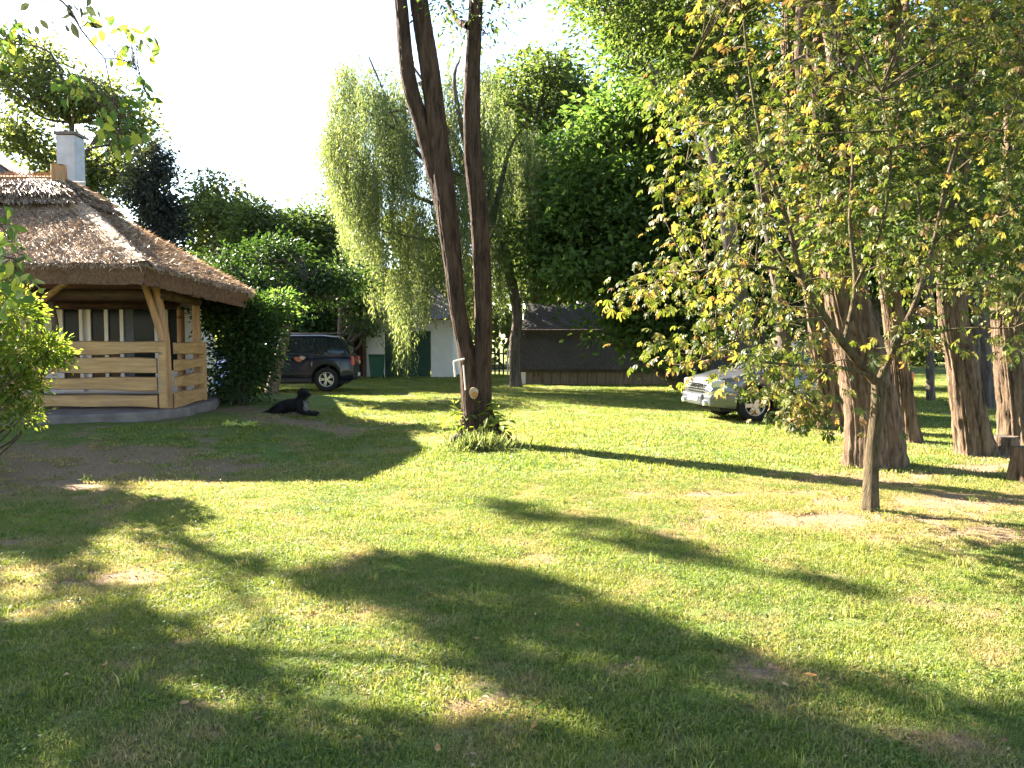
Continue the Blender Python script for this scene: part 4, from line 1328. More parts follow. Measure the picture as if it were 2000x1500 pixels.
# dark round pot and a stick
gp = ground(898, 872); pot = thing('round_pot', 'small dark round pot tipped over beside the three-stemmed tree', 'pot', gp)
v_, f_ = tube_arrays([gp + np.array([-.13, 0, .07]), gp + np.array([-.12, 0, .08]), gp + np.array([-.04, 0, .10]), gp + np.array([.06, -.01, .10]), gp + np.array([.07, -.01, .10])], [.01, .06, .10, .11, .095], 20)
np_mesh('pot_body', v_, f_, M['rubber'], pot, True)
MB().tube([gp + np.array([.066, -.012, .10]), gp + np.array([.085, -.012, .10])], .118, 20).build('rim', M['trim'], pot)
gp = ground(935, 872); stk = thing('fallen_stick', 'pale bare stick lying across the grass beside the dark pot', 'stick', gp)
MB().tube(catmull([gp + np.array([-.22, .0, .06]), gp + np.array([0, -.03, .05]), gp + np.array([.22, -.02, .02])], 8), [.018, .018, .017, .016, .015, .014, .012, .01], 7).build('branch', M['rail_white'], stk, True)

# ---- big trees on the right
def big(label, path, radii, blobs, seed, flare, per=15, spread=.26, size=.105, n=110, name='locust_tree', group='tall trees on the right side of the lawn', bark='bark_red', mat='leaf_mid'):
    rng = np.random.default_rng(seed)
    root = thing(name, label, 'tree', (path[0][0], path[0][1], 0), 0, group)
    np_mesh('trunk', *trunk_arrays(path, radii, flare, .12, n, .035, seed, .26), M[bark], root, True)
    lp = []
    top = path[-1]
    for cc, rr, k in blobs:
        lp.append(limb(path[-2] * .6 + top * .4, cc, radii[-1] * .7, .03, rng))
        for _ in range(4):
            lp.append(limb(top * .3 + np.asarray(cc) * .7, np.asarray(cc) + rdir(1, rng)[0] * np.asarray(rr) * .8, .04, .012, rng, seg=5))
    np_mesh('limbs', *merge(lp), M[bark], root, True)
    cl, ou = ellipsoid_clusters(blobs, rng)
    foliage('crown', root, M[mat], cl, ou, per, spread, size, rng, .4, .5)
    return root
def pathpx(L, Y):
    out = [at(a, b, Y) for a, b in L]; out[0][2] = -.08; return out
YA = 10.3
big('thick furrowed tree just behind the young chestnut trunk', pathpx([(1706, 928), (1700, 800), (1680, 700), (1655, 600), (1635, 450), (1622, 300), (1600, 130), (1590, -20), (1580, -250)], YA), [.33, .30, .28, .25, .23, .21, .20, .20, .15],
    [pxblob(1580, -330, YA, 260, 140, 1.6, 140), pxblob(1750, -200, YA + 1, 220, 110, 1.5, 110), pxblob(1430, -180, YA + 1.5, 130, 90, 1.2, 60), pxblob(1635, 420, 9.7, 70, 110, .35, 60), pxblob(1570, 270, 9.8, 90, 70, .4, 45), pxblob(1680, 230, 9.7, 70, 120, .4, 60)], 41, .38)
YB = 14.6
big('furrowed tree close behind the thick one on its left', pathpx([(1642, 842), (1632, 760), (1618, 680), (1600, 560), (1570, 400), (1555, 200), (1545, -100)], YB), [.36, .31, .29, .27, .25, .22, .16],
    [pxblob(1500, -140, YB, 240, 130, 1.8, 140), pxblob(1400, 60, YB + 2, 120, 90, 1.5, 70)], 42, .3)
YC_ = 12.7
big('slim leaning tree between the two thickest right trunks', pathpx([(1772, 872), (1765, 800), (1758, 730), (1745, 620), (1730, 480), (1735, 300), (1745, 60), (1750, -200)], YC_), [.19, .165, .155, .15, .14, .13, .11, .08],
    [pxblob(1780, -120, YC_, 170, 150, 1.6, 100), pxblob(1760, 150, YC_ + 1.5, 130, 110, 1.3, 90), pxblob(1740, 380, 12.0, 80, 170, .5, 110)], 43, .5)
YD = 11.2
big('tree leaning left with a wide root foot on the right', pathpx([(1908, 908), (1893, 810), (1880, 720), (1858, 590), (1862, 420), (1880, 200), (1890, -60), (1900, -300)], YD), [.235, .205, .185, .165, .15, .14, .12, .09],
    [pxblob(1900, -200, YD, 240, 140, 1.7, 120), pxblob(1930, 120, YD + 2, 140, 130, 1.5, 100), pxblob(1870, 400, 10.5, 90, 160, .45, 120), pxblob(1880, 130, 10.5, 90, 130, .5, 80)], 44, .42)
YE = 12.3
big('pale furrowed tree at the edge with a side root stump', pathpx([(1990, 880), (1984, 800), (1975, 700), (1970, 560), (1985, 380), (1990, 200), (2000, -100)], YE), [.27, .235, .22, .21, .2, .18, .12],
    [pxblob(2000, -50, YE, 170, 170, 1.7, 110), pxblob(2020, 260, YE + 1.5, 110, 150, 1.5, 90), pxblob(1980, 420, 11.6, 70, 170, .5, 120)], 45, .4)
for k, (px, py, Yk, r_, top, lab) in enumerate([(1935, 802, 19.5, .15, 1915, 'thin grey tree seen between the two right edge trunks'), (1818, 785, 22, .11, 1812, 'thin dark far trunk right of the slim leaning tree'),
                                            (1905, 775, 25, .12, 1912, 'faint far trunk deep in the shade at the right'), (1985, 790, 22, .16, 1975, 'grey far trunk at the shaded right edge')]):
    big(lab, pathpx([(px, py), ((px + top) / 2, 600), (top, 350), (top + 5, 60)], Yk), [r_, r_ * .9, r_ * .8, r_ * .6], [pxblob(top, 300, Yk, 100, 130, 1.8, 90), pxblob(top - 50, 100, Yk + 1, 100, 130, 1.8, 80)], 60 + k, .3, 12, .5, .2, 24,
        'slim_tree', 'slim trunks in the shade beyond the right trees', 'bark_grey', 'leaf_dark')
rngs = np.random.default_rng(91)
big('leafy tree leaning in over the silver car with fresh green leaves', pathpx([(1545, 826), (1535, 700), (1520, 560), (1490, 380), (1450, 200), (1420, 20), (1410, -140)], 14.8), [.13, .12, .11, .10, .09, .08, .05],
    [pxblob(1250, 40, 13.2, 120, 50, .9, 120), pxblob(1390, 60, 12.8, 110, 80, .9, 150), pxblob(1330, 170, 13.0, 80, 70, .8, 100), pxblob(1450, 200, 12.6, 90, 90, .8, 110), pxblob(1170, -20, 13.6, 90, 40, .7, 50), pxblob(1480, -60, 12.4, 140, 90, 1, 120), pxblob(1250, -120, 13.4, 160, 80, 1, 110)], 47, .3, 15, .22, .10, 40, 'leaning_tree', None, 'bark_grey', 'leaf_mid')
# stumps
gp = ground(1962, 884)
st = thing('tree_stump', 'low pale stump between the two right edge trunks', 'stump', gp)
np_mesh('stump', *trunk_arrays([gp + np.array([0, 0, -.05]), gp + np.array([.0, 0, .1]), gp + np.array([0, 0, .24])], [.17, .16, .15], .4, .1, 48, .03, 3), M['bark_red'], st, True)
MB().tube([gp + np.array([0, 0, .222]), gp + np.array([0, 0, .238])], .140, 24).build('cut_face', M['bark_grey'], st)
gp = ground(2000, 940)
st = thing('tree_stump', 'dark upright stump cut off by the right edge of the photo', 'stump', gp)
np_mesh('stump', *trunk_arrays([gp + np.array([0, 0, -.05]), gp + np.array([.0, 0, .2]), gp + np.array([0, 0, .40])], [.13, .12, .11], .4, .1, 48, .03, 9), M['bark_red'], st, True)
MB().tube([gp + np.array([0, 0, .382]), gp + np.array([0, 0, .398])], .100, 24).build('cut_face', M['bark_grey'], st)

# ---- young horse chestnut
CY = 7.5
gp = ground(1700, 998)
ch_ = thing('chestnut_tree', 'young chestnut with browning hand-shaped leaves and slender trunk', 'tree', gp)
np_mesh('trunk', *trunk_arrays([np.array([gp[0], gp[1], -.04]), at(1703, 900, CY), at(1713, 800, CY), at(1714, 742, CY)], [.074, .066, .060, .055], .35, .02, 36, .03, 12, .12), M['bark_smooth'], ch_, True)
LM = [([(1712, 748, 0), (1662, 690, -.1), (1612, 620, -.2), (1566, 540, -.2), (1540, 440, -.1), (1500, 330, 0), (1470, 180, .1), (1450, 20, .1)], .042, .010),
      ([(1716, 748, 0), (1746, 680, .05), (1788, 590, .1), (1825, 470, .2), (1850, 350, .2), (1892, 200, .3), (1920, 40, .3)], .040, .010),
      ([(1708, 735, 0), (1640, 718, -.3), (1540, 712, -.5), (1430, 700, -.7), (1320, 690, -.8)], .020, .006),
      ([(1650, 670, -.1), (1670, 560, .1), (1660, 430, .2), (1665, 300, .3), (1640, 140, .3), (1640, 0, .3)], .028, .008),
      ([(1566, 540, -.2), (1480, 520, -.5), (1360, 530, -.7), (1215, 570, -.8)], .018, .005),
      ([(1540, 440, -.1), (1440, 400, .2), (1340, 320, .4)], .016, .005),
      ([(1825, 470, .2), (1920, 430, 0), (2060, 380, -.2)], .018, .006),
      ([(1746, 680, 0), (1850, 645, -.4), (1980, 640, -.7)], .018, .006),
      ([(1612, 620, -.2), (1500, 640, -.7), (1370, 700, -1.0)], .016, .005),
      ([(1620, 716, -.3), (1570, 770, -.7), (1575, 822, -.9)], .012, .005),
      ([(1788, 590, .1), (1800, 480, .8), (1790, 350, 1.2), (1780, 200, 1.4)], .018, .006),
      ([(1612, 620, -.2), (1570, 560, .7), (1500, 450, 1.2), (1480, 300, 1.4)], .018, .006),
      ([(1670, 560, .1), (1720, 450, -.6), (1740, 300, -1.0), (1720, 180, -1.0)], .016, .006),
      ([(1500, 330, 0), (1420, 230, -.3), (1350, 120, -.5)], .012, .005),
      ([(1850, 350, .2), (1950, 260, -.3), (2030, 150, -.4)], .012, .005)]
lp = []; limbpts = []
for L_, a, b in LM:
    pts = catmull([at(x_, y_, CY + d_) for x_, y_, d_ in L_], 6 * len(L_))
    lp.append(tube_arrays(pts, np.linspace(a, b, len(pts)), 8, .05, len(limbpts)))
    limbpts.append(pts)
limbpts = np.vstack(limbpts)
def in_poly(x, y, poly):
    poly = np.asarray(poly, float); inside = np.zeros(len(x), bool)
    j = len(poly) - 1
    for i in range(len(poly)):
        xi, yi = poly[i]; xj, yj = poly[j]
        cnd = ((yi > y) != (yj > y)) & (x < (xj - xi) * (y - yi) / (yj - yi + 1e-12) + xi)
        inside ^= cnd
        j = i
    return inside
CP = [(1360, -190), (1320, 20), (1300, 130), (1278, 230), (1292, 330), (1312, 420), (1286, 490), (1190, 560), (1176, 600), (1262, 606), (1310, 640), (1258, 684), (1262, 706), (1360, 716), (1345, 760), (1420, 770),
      (1500, 800), (1550, 832), (1610, 812), (1628, 745), (1690, 700), (1760, 700), (1850, 690), (1960, 690), (2100, 720), (2160, 300), (2100, -100), (1800, -260), (1500, -260)]
rg = np.random.default_rng(77)
nc = 780
qx = rg.uniform(1160, 2160, nc * 3); qy = rg.uniform(-260, 835, nc * 3); k = in_poly(qx, qy, CP)
bare_trunk = (qx > 1605) & (qx < 1705) & (qy > 590)
thin = (qx > 1600) & (qy > 560) & (rg.uniform(0, 1, len(qx)) < .45)
low_dense = (qx < 1640) & (qy > 640)
k &= ~thin & ~bare_trunk
qx = qx[k][:nc]; qy = qy[k][:nc]
qd = rg.uniform(-1.25, 1.35, len(qx))
qd = np.where(qy > 600, qd * .7 - .5, qd)
ex = rg.uniform(1480, 1625, 17); ey = rg.uniform(700, 826, 17)
qx = np.concatenate([qx, ex]); qy = np.concatenate([qy, ey]); qd = np.concatenate([qd, rg.uniform(-1.1, -.4, 17)])
CC = np.array([at(a, b, CY + d) for a, b, d in zip(qx, qy, qd)])
for cc in CC[:330]:
    d = np.linalg.norm(limbpts - cc, axis=1) + np.where(limbpts[:, 2] > cc[2] + .1, .4, 0)
    s = limbpts[int(np.argmin(d))]
    lp.append(limb(s, cc, .008, .003, rg, .10, 6, 4))
np_mesh('limbs', *merge(lp), M['bark_smooth'], ch_, True)
# one hand-shaped leaf: five leaflets round a stalk
def palmate(rng, nl=5):
    V = []; F = []; 
    for q in range(nl):
        a = (q - (nl - 1) / 2) * .62
        ln = (1.0 - .16 * abs(q - (nl - 1) / 2)) * rng.uniform(.9, 1.1)
        d = np.array([math.cos(a), math.sin(a), 0]); s = np.array([-math.sin(a), math.cos(a), 0])
        tilt = rng.uniform(-.12, .12)
        prof = [(0, .0, 0), (.32, .07, .02), (.66, .15, -.08), (.88, .10, -.22), (1.0, 0, -.34)]
        b = len(V)
        V.append(d * 0)
        for t_, w_, z_ in prof[1:4]:
            c0 = d * t_ * ln + np.array([0, 0, z_ * ln * rng.uniform(.6, 1.8)])
            V.append(c0 + s * w_ * ln + np.array([0, 0, .05 + tilt])* w_ * 3)
            V.append(c0 - s * w_ * ln + np.array([0, 0, .05 - tilt])* w_ * 3)
        V.append(d * ln + np.array([0, 0, -.26 * ln * rng.uniform(.5, 1.6)]))
        F += [[b, b + 2, b + 1], [b + 1, b + 2, b + 4], [b + 1, b + 4, b + 3], [b + 3, b + 4, b + 6], [b + 3, b + 6, b + 5], [b + 5, b + 6, b + 7]]
    return np.array(V), np.array(F)
TPL = [palmate(rg, n_) for n_ in (5, 5, 7, 5)]
pos = []; nrm = []; ax = []
ctr = at(1650, 350, CY)
for cc in CC:
    m = rg.integers(7, 12)
    o_ = rg.normal(size=(m, 3)) * [.15, .15, .055]
    pos.append(cc + o_)
    outw = unit(cc - ctr + rg.normal(size=3) * .3)
    ax.append(unit(o_ + outw * .12 + rg.normal(size=(m, 3)) * .08 + [0, 0, -.05]))
pos = np.vstack(pos); ax = np.vstack(ax); m = len(pos)
ax = unit(ax + np.stack([np.zeros(m), np.zeros(m), rg.uniform(-.7, .1, m)], 1))
up = unit(rg.normal(size=(m, 3)) * .35 + [0, 0, 1.0])
side = unit(np.cross(up, ax)); up = np.cross(ax, side)
sz = rg.uniform(.045, .098, m)
camd = np.linalg.norm(pos - np.array([0, 0, CAM_H]), axis=1) - sz * 6
inframe = (pos[:, 0] / pos[:, 1] < .66) & (pos[:, 2] < 4.8)
order = np.argsort(np.where(inframe, camd, 99))
ind = order[:300]
rest = np.setdiff1d(np.arange(m), ind)
which = rg.integers(0, 4, m)
Vs = []; Fs = []; Rs = []; b = 0
for t_ in range(4):
    ids = rest[which[rest] == t_]
    TV, TF = TPL[t_]
    W = pos[ids][:, None, :] + sz[ids][:, None, None] * (TV[None, :, 0:1] * ax[ids][:, None] + TV[None, :, 1:2] * side[ids][:, None] + TV[None, :, 2:3] * up[ids][:, None])
    n_ = len(TV)
    Vs.append(W.reshape(-1, 3)); Fs.append((TF[None] + (np.arange(len(ids)) * n_)[:, None, None]).reshape(-1, 3) + b)
    rl = np.repeat(rg.uniform(0, 1, len(ids)) ** 1.2, n_).reshape(len(ids), n_)
    tipb = np.tile(np.array([0, 0, 0, .0, .0, .18, .18, .30] * (n_ // 8)), (len(ids), 1)) * rg.uniform(0, 1, (len(ids), 1))
    Rs.append(np.clip(rl + tipb, 0, 1).ravel()); b += len(ids) * n_
o = np_mesh('foliage', np.vstack(Vs), np.vstack(Fs), M['leaf_chestnut'], ch_, False, np.concatenate(Rs)); o['kind'] = 'stuff'
tpl_me = []
for t_ in range(4):
    for r0 in (.15, .5, .85):
        TV, TF = TPL[t_]
        o = np_mesh('leaf', TV, TF, M['leaf_chestnut'], None, False, np.clip(r0 + np.array([0, 0, 0, .0, .0, .12, .12, .2] * (len(TV) // 8)), 0, 1), False)
        tpl_me.append(o.data); bpy.data.objects.remove(o)
imc = top_matrix(ch_).inverted()
for i_ in ind:
    o = bpy.data.objects.new('leaf', tpl_me[which[i_] * 3 + int(rg.integers(0, 3))])
    link(o, ch_)
    mt = Matrix(((ax[i_][0], side[i_][0], up[i_][0]), (ax[i_][1], side[i_][1], up[i_][1]), (ax[i_][2], side[i_][2], up[i_][2]))).to_4x4()
    o.matrix_local = imc @ Matrix.Translation(Vector(pos[i_])) @ mt @ Matrix.Scale(float(sz[i_]), 4)

# ---- weeping willow
WY = 28.0
gw = ground(1008, 752)
wl_ = thing('willow_tree', 'tall weeping willow with yellow-green hanging strands', 'tree', (world_x(1008, WY), WY, 0))
rg = np.random.default_rng(9)
lp = [trunk_arrays(pathpx([(1007, 756), (1004, 680), (1010, 610), (985, 500), (930, 380), (870, 250), (820, 160)], WY), [.19, .17, .17, .17, .16, .13, .07], .4, .09, 48, .08, 8)]
for (a, b, d) in ((720, 110, -1), (690, 200, -2), (780, 90, 1), (900, 110, 0), (960, 190, 1), (1010, 260, -1), (700, 330, 1), (760, 220, -2.5), (850, 320, -3), (960, 360, -2.5), (740, 450, -1)):
    lp.append(limb(at(930 if b < 260 else 960, 380 if b < 260 else 440, WY), at(a, b, WY + d), .12, .025, rg, .1))
np_mesh('trunk', *merge(lp), M['bark_grey'], wl_, True)
def wtop(x): return np.interp(x, [640, 665, 700, 750, 800, 850, 900, 950, 1000, 1060, 1090], [190, 120, 90, 85, 95, 80, 95, 125, 190, 260, 330])
def wbot(x): return np.interp(x, [640, 655, 675, 700, 725, 745, 765, 780, 800, 850, 900, 950, 1000, 1060, 1090], [330, 420, 520, 560, 610, 660, 735, 730, 650, 640, 660, 650, 640, 540, 460])
SV = []; SF = []; SRn = []; b = 0; tw = []
for lk in range(230):
    lx = rg.uniform(642, 1085)
    if rg.uniform() < .32: lx = 642 + rg.uniform(0, 1) ** .8 * 150
    t0, t1 = wtop(lx) + 14, wbot(lx)
    ly = t0 + rg.uniform(-10, 12) + rg.uniform(0, 1) ** 1.1 * (t1 - t0) * .85
    ll = rg.uniform(80, 210) * (1.0 if lx > 700 else .8)
    ldep = rg.uniform(-1, 1) * 3.2 * math.sqrt(max(.05, 1 - ((lx - 850) / 230) ** 2))
    ltint = rg.uniform(0, .55); lsway = rg.normal(size=2) * .35
    for s_ in range(int(rg.integers(12, 24))):
        px = lx + rg.normal() * 9
        ys_ = ly + rg.normal() * 12
        ye = min(ys_ + ll * rg.uniform(.5, 1.1), t1 + rg.uniform(-50, 12))
        if ye - ys_ < 25: continue
        p0 = at(px, ys_, WY + ldep + rg.normal() * .25); L_ = (ye - ys_) / FPX * WY
        n = max(6, int(L_ / .055))
        u = np.linspace(0, 1, n)
        X = p0[0] + (lsway[0] + rg.normal() * .08) * np.sin(u * 2.2) * .6 + rg.normal(size=n) * .045
        Yy = p0[1] + lsway[1] * np.sin(u * 2.2) * .6 + rg.normal(size=n) * .045
        Z = p0[2] + .12 * np.sin(u * PI) - u * L_
        P = np.stack([X, Yy, Z], 1)
        a_ = rg.normal(size=(n, 3)) * .42 + [0, 0, -1]
        v, f, r = leaf_arrays(P, a_, rg.normal(size=(n, 3)), rg.uniform(.09, .19, n), rg.uniform(.022, .042, n), np.clip(ltint + rg.uniform(0, .45, n), 0, 1), .1)
        SV.append(v); SF.append(f + b); SRn.append(r); b += len(v)
cli, oui = ellipsoid_clusters([pxblob(760, 230, WY + 1.5, 90, 110, 1.6, 170), pxblob(900, 260, WY + 1.5, 110, 130, 1.8, 230), pxblob(820, 420, WY + 2.2, 110, 130, 1.6, 230), pxblob(960, 460, WY + 1.5, 90, 150, 1.6, 220)], rg)
foliage('shaded_inner_foliage', wl_, M['leaf_mid'], cli, oui, 15, .35, .16, rg, 1.2, .28)  # darker leaf than the strands: shade inside the willow put into the colour
o = np_mesh('hanging_foliage', np.vstack(SV), np.vstack(SF), M['leaf_willow'], wl_, False, np.concatenate(SRn)); o['kind'] = 'stuff'

# ---- background trees
BGG = 'background trees around the lawn'
def bgt(label, Y, base_px, trunk_top, r, blobs, size, mat, seed, per=16, spread=.5, name='leafy_tree', bark='bark_grey', group=BGG, asp=.6):
    p = [np.array([world_x(base_px, Y), Y, -.1]), at((base_px + trunk_top[0]) / 2 + 5, (690 + trunk_top[1]) / 2, Y), at(*trunk_top, Y)]
    p = list(catmull(p, 5))
    lr = np.random.default_rng(seed + 500)
    px_blobs = [pxblob(*q) for q in blobs]
    sub = []
    for cc, rr, k in px_blobs:
        for d_ in rdir(7, lr):
            sub.append((np.asarray(cc) + d_ * np.asarray(rr) * lr.uniform(.45, .80), np.asarray(rr) * lr.uniform(.30, .48) * np.array([1, 1, .8]), max(3, int(k / 7))))
    tree(name, label, (p[0][0], Y, 0), p, [r, r * .85, r * .7, r * .55, r * .35], sub, per, spread, size, M[mat], M[bark], group, 'tree', seed, .35, .07, 20, .15, True, .35, asp)
bgt('tall loose tree rising over the house chimney', 46, 130, (140, 240), .35,
    [(50, 140, 46, 90, 80, 3, 170), (130, 185, 46, 95, 75, 3, 190), (215, 215, 46, 65, 70, 3, 130), (60, 300, 46, 110, 80, 3, 200), (190, 330, 46, 90, 80, 3, 190), (20, 120, 46, 60, 50, 3, 60), (120, 400, 46, 130, 60, 3, 150), (250, 310, 46, 45, 80, 2, 80)],
    .30, 'leaf_far', 101, 15, .6)
bgt('dark ivy-clad column-shaped tree left of the open sky', 36, 305, (302, 310), .25,
    [(300, 310, 36, 24, 38, 1.0, 60), (298, 380, 36, 46, 60, 1.4, 190), (308, 450, 36, 52, 65, 1.5, 210), (300, 530, 36, 58, 60, 1.5, 160)], .20, 'leaf_ivy_and_silhouette', 102, 22, .35, 'ivy_tree')
bgt('soft green round tree between the ivy tree and the sky gap', 43, 430, (425, 420), .25,
    [(420, 380, 43, 55, 45, 2, 110), (400, 450, 43, 70, 60, 2.5, 170), (470, 430, 43, 60, 55, 2.5, 130), (440, 540, 43, 100, 60, 3, 180)], .26, 'leaf_far', 103, 16, .5)
bgt('bright green bushy tree left of the willow', 38, 580, (575, 470), .22,
    [(545, 430, 38, 60, 42, 2, 130), (610, 440, 38, 60, 50, 2, 150), (500, 470, 38, 60, 50, 2, 130), (570, 510, 38, 120, 60, 3, 300), (660, 480, 38, 45, 90, 2, 160)], .22, 'leaf_mid', 104, 18, .42)
bgt('green tree just behind the left edge of the willow', 42, 680, (680, 430), .22,
    [(668, 420, 42, 40, 45, 2, 80), (700, 500, 42, 60, 80, 2, 140)], .22, 'leaf_mid', 105, 16, .45)
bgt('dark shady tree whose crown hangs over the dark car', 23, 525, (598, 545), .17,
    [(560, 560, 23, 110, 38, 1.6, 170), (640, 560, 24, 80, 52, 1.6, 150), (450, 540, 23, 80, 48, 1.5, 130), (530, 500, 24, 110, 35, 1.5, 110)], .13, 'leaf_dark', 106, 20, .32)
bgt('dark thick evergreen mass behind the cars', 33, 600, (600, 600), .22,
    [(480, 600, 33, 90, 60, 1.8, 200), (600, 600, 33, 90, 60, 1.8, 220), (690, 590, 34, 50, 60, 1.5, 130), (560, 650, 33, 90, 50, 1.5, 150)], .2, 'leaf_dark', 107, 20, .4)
bgt('slender dark trunk tree right of the dark car', 30, 659, (660, 560), .12,
    [(670, 570, 30, 50, 45, 1.2, 70), (700, 640, 31, 25, 22, .6, 30)], .16, 'leaf_mid', 108, 16, .3)
# shrub beside the gazebo
gq = ground(470, 792)
SHY = float(gq[1]) + .6
rg = np.random.default_rng(55)
sh = thing('large_shrub', 'big dark shrub with bright top leaves beside the gazebo', 'shrub', (world_x(470, SHY), SHY, 0))
bl = [pxblob(468, 720, SHY, 58, 72, .8, 170), pxblob(490, 650, SHY, 45, 60, .8, 130), pxblob(500, 620, SHY + .3, 60, 42, .8, 120), pxblob(440, 610, SHY + .3, 45, 35, .7, 80), pxblob(500, 690, SHY + .2, 40, 60, .6, 80)]
lp = [limb((world_x(470, SHY) + rg.uniform(-.2, .2), SHY, 0), cc, .03, .01, rg) for cc, _, _ in bl for _ in range(3)]
np_mesh('stems', *merge(lp), M['twig'], sh, True)
cl, ou = ellipsoid_clusters(bl, rg); foliage('foliage', sh, M['leaf_dark'], cl, ou, 16, .16, .11, rg, .4, .5)
bl = [pxblob(500, 610, SHY + .2, 60, 25, .6, 60), pxblob(430, 625, SHY + .2, 45, 22, .5, 40), pxblob(545, 590, SHY + .6, 40, 25, .5, 30)]
cl, ou = ellipsoid_clusters(bl, rg); foliage('upper_foliage', sh, M['leaf_maple'], cl, ou, 14, .14, .13, rg, .3, .5)
gy = thing('yellow_bush', 'small sunlit yellow-green bush glimpsed past the gazebo corner post', 'bush', (world_x(412, 27), 27, 0))
bl = [pxblob(405, 672, 27, 22, 28, .5, 60), pxblob(432, 672, 27, 14, 24, .4, 30)]
np_mesh('stems', *merge([limb((world_x(412, 27), 27, 0), cc, .03, .01, rg) for cc, _, _ in bl]), M['twig'], gy, True)
cl, ou = ellipsoid_clusters(bl, rg); foliage('foliage', gy, M['yellow_leaf'], cl, ou, 14, .14, .13, rg)

# right hand background trees
RG_ = 'tall trees behind the barn and the silver car'
bgt('pale-topped tree behind the right shoulder of the willow', 37, 1040, (1040, 240), .3,
    [(1040, 170, 37, 90, 60, 3, 150), (1000, 230, 37, 60, 60, 2.5, 90), (1110, 210, 37, 70, 60, 2.5, 120), (1060, 290, 37, 100, 70, 3, 180), (1040, 400, 37, 90, 80, 3, 160), (1020, 520, 37, 80, 80, 3, 150)], .24, 'leaf_mid', 201, 17, .5, group=RG_)
bgt('bright broad-leaved tree overhanging the barn roof', 26.5, 1340, (1260, 300), .28,
    [(1130, 330, 26.5, 70, 80, 1.8, 190), (1210, 250, 26.5, 90, 90, 2, 260), (1290, 180, 26, 110, 110, 2, 300), (1170, 430, 26, 100, 70, 2, 270), (1270, 400, 25.5, 100, 120, 2, 330), (1130, 520, 26, 120, 60, 2, 260),
     (1270, 540, 25, 120, 70, 2, 260), (1220, 630, 25.5, 60, 50, 1.4, 90), (1060, 480, 27, 60, 70, 1.6, 120), (1330, 640, 25, 90, 70, 1.8, 180)], .24, 'leaf_maple', 202, 13, .46, group=RG_)
bgt('high fresh green tree reaching in from the upper right', 21, 1480, (1330, 60), .26,
    [(1190, 20, 21, 90, 38, 1.4, 110), (1290, 40, 21, 110, 60, 1.6, 200), (1400, 20, 21, 130, 90, 1.8, 260), (1250, -80, 21, 170, 80, 1.8, 160), (1230, 110, 21.5, 60, 35, 1.2, 60)], .15, 'leaf_maple', 203, 19, .34, group=RG_)
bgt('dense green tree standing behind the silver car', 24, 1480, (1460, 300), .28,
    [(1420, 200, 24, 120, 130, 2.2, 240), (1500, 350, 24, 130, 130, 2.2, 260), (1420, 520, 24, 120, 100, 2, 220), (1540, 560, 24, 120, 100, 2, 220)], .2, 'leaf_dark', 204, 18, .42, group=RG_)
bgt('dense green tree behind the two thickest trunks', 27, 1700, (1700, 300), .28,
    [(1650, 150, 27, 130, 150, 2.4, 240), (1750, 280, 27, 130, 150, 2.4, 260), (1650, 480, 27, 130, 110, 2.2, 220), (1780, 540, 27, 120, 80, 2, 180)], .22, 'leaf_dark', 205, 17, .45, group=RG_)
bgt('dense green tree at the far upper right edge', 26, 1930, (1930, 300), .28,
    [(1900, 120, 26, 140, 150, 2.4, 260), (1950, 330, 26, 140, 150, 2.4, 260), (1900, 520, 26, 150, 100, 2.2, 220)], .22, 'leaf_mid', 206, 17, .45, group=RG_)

# far woods closing the view
rg = np.random.default_rng(66)
n = 60000
xx = rg.uniform(-46, 60, n); yy = rg.uniform(50, 60, n)
topz = np.where(xx < -2, 8.5 + 1.5 * np.sin(xx * .6), 17 + 3 * np.sin(xx * .35 + 1))
topz = np.where((xx > -30) & (xx < -8), 7.5 + 1.2 * np.sin(xx * .9), topz)
zz = rg.uniform(0, 1, n) ** .9 * topz
P = np.stack([xx, yy, zz], 1)
P += np.stack([np.sin(zz * 1.3 + xx), np.cos(zz * 1.1 + xx * .8) * 1.5, np.zeros(n)], 1) * .6
v, f, r = leaf_arrays(P, rdir(n, rg), rdir(n, rg) + [0, 0, .7], rg.uniform(.4, .95, n), rg.uniform(.3, .6, n), np.clip(fieldnoise(xx, zz * 1.5, 6, 4) * .6 + rg.uniform(0, .4, n), 0, 1), .2)
o = np_mesh('woods', v, f, M['leaf_far'], None, False, r); o['kind'] = 'stuff'; o['label'] = 'far woods closing the view behind the garden'

# ---- tree standing left of the view: its crown throws the shade across the lawn, its twigs hang in at the top left
rg = np.random.default_rng(15)
kt = thing('overhanging_tree', 'broad tree at the left whose twigs hang in above the gazebo roof', 'tree', (-11.2, 9.2, 0))
SHADE = [
    [(-400, 1650), (-400, 985), (0, 992), (215, 1012), (150, 1080), (350, 1180), (620, 1330), (780, 1398), (1000, 1405), (1010, 1650)],
    [(240, 1028), (470, 1100), (620, 1128), (700, 1088), (820, 1090), (960, 1100), (1080, 1140), (1300, 1235), (1500, 1290), (1700, 1325), (2050, 1372), (2150, 1650), (1000, 1650), (985, 1392), (800, 1240), (680, 1172), (560, 1135), (400, 1092)],
    [(940, 980), (1010, 988), (1200, 1022), (1500, 1112), (1800, 1168), (1795, 1188), (1450, 1120), (1150, 1050), (1000, 1015)],
    [(-300, 900), (60, 905), (240, 925), (215, 985), (230, 1020), (-300, 1000)]]
LIT = [[(130, 1098), (260, 1064), (420, 1100), (590, 1140), (740, 1190), (880, 1262), (1090, 1408), (1060, 1432), (780, 1425), (600, 1365), (330, 1218)], [(-50, 1080), (60, 1085), (190, 1170), (240, 1205), (120, 1190), (90, 1230), (-50, 1240)], [(170, 1310), (330, 1290), (570, 1375), (380, 1400)], [(100, 935), (230, 935), (190, 972), (110, 960)]]
cl = []; tries = 0
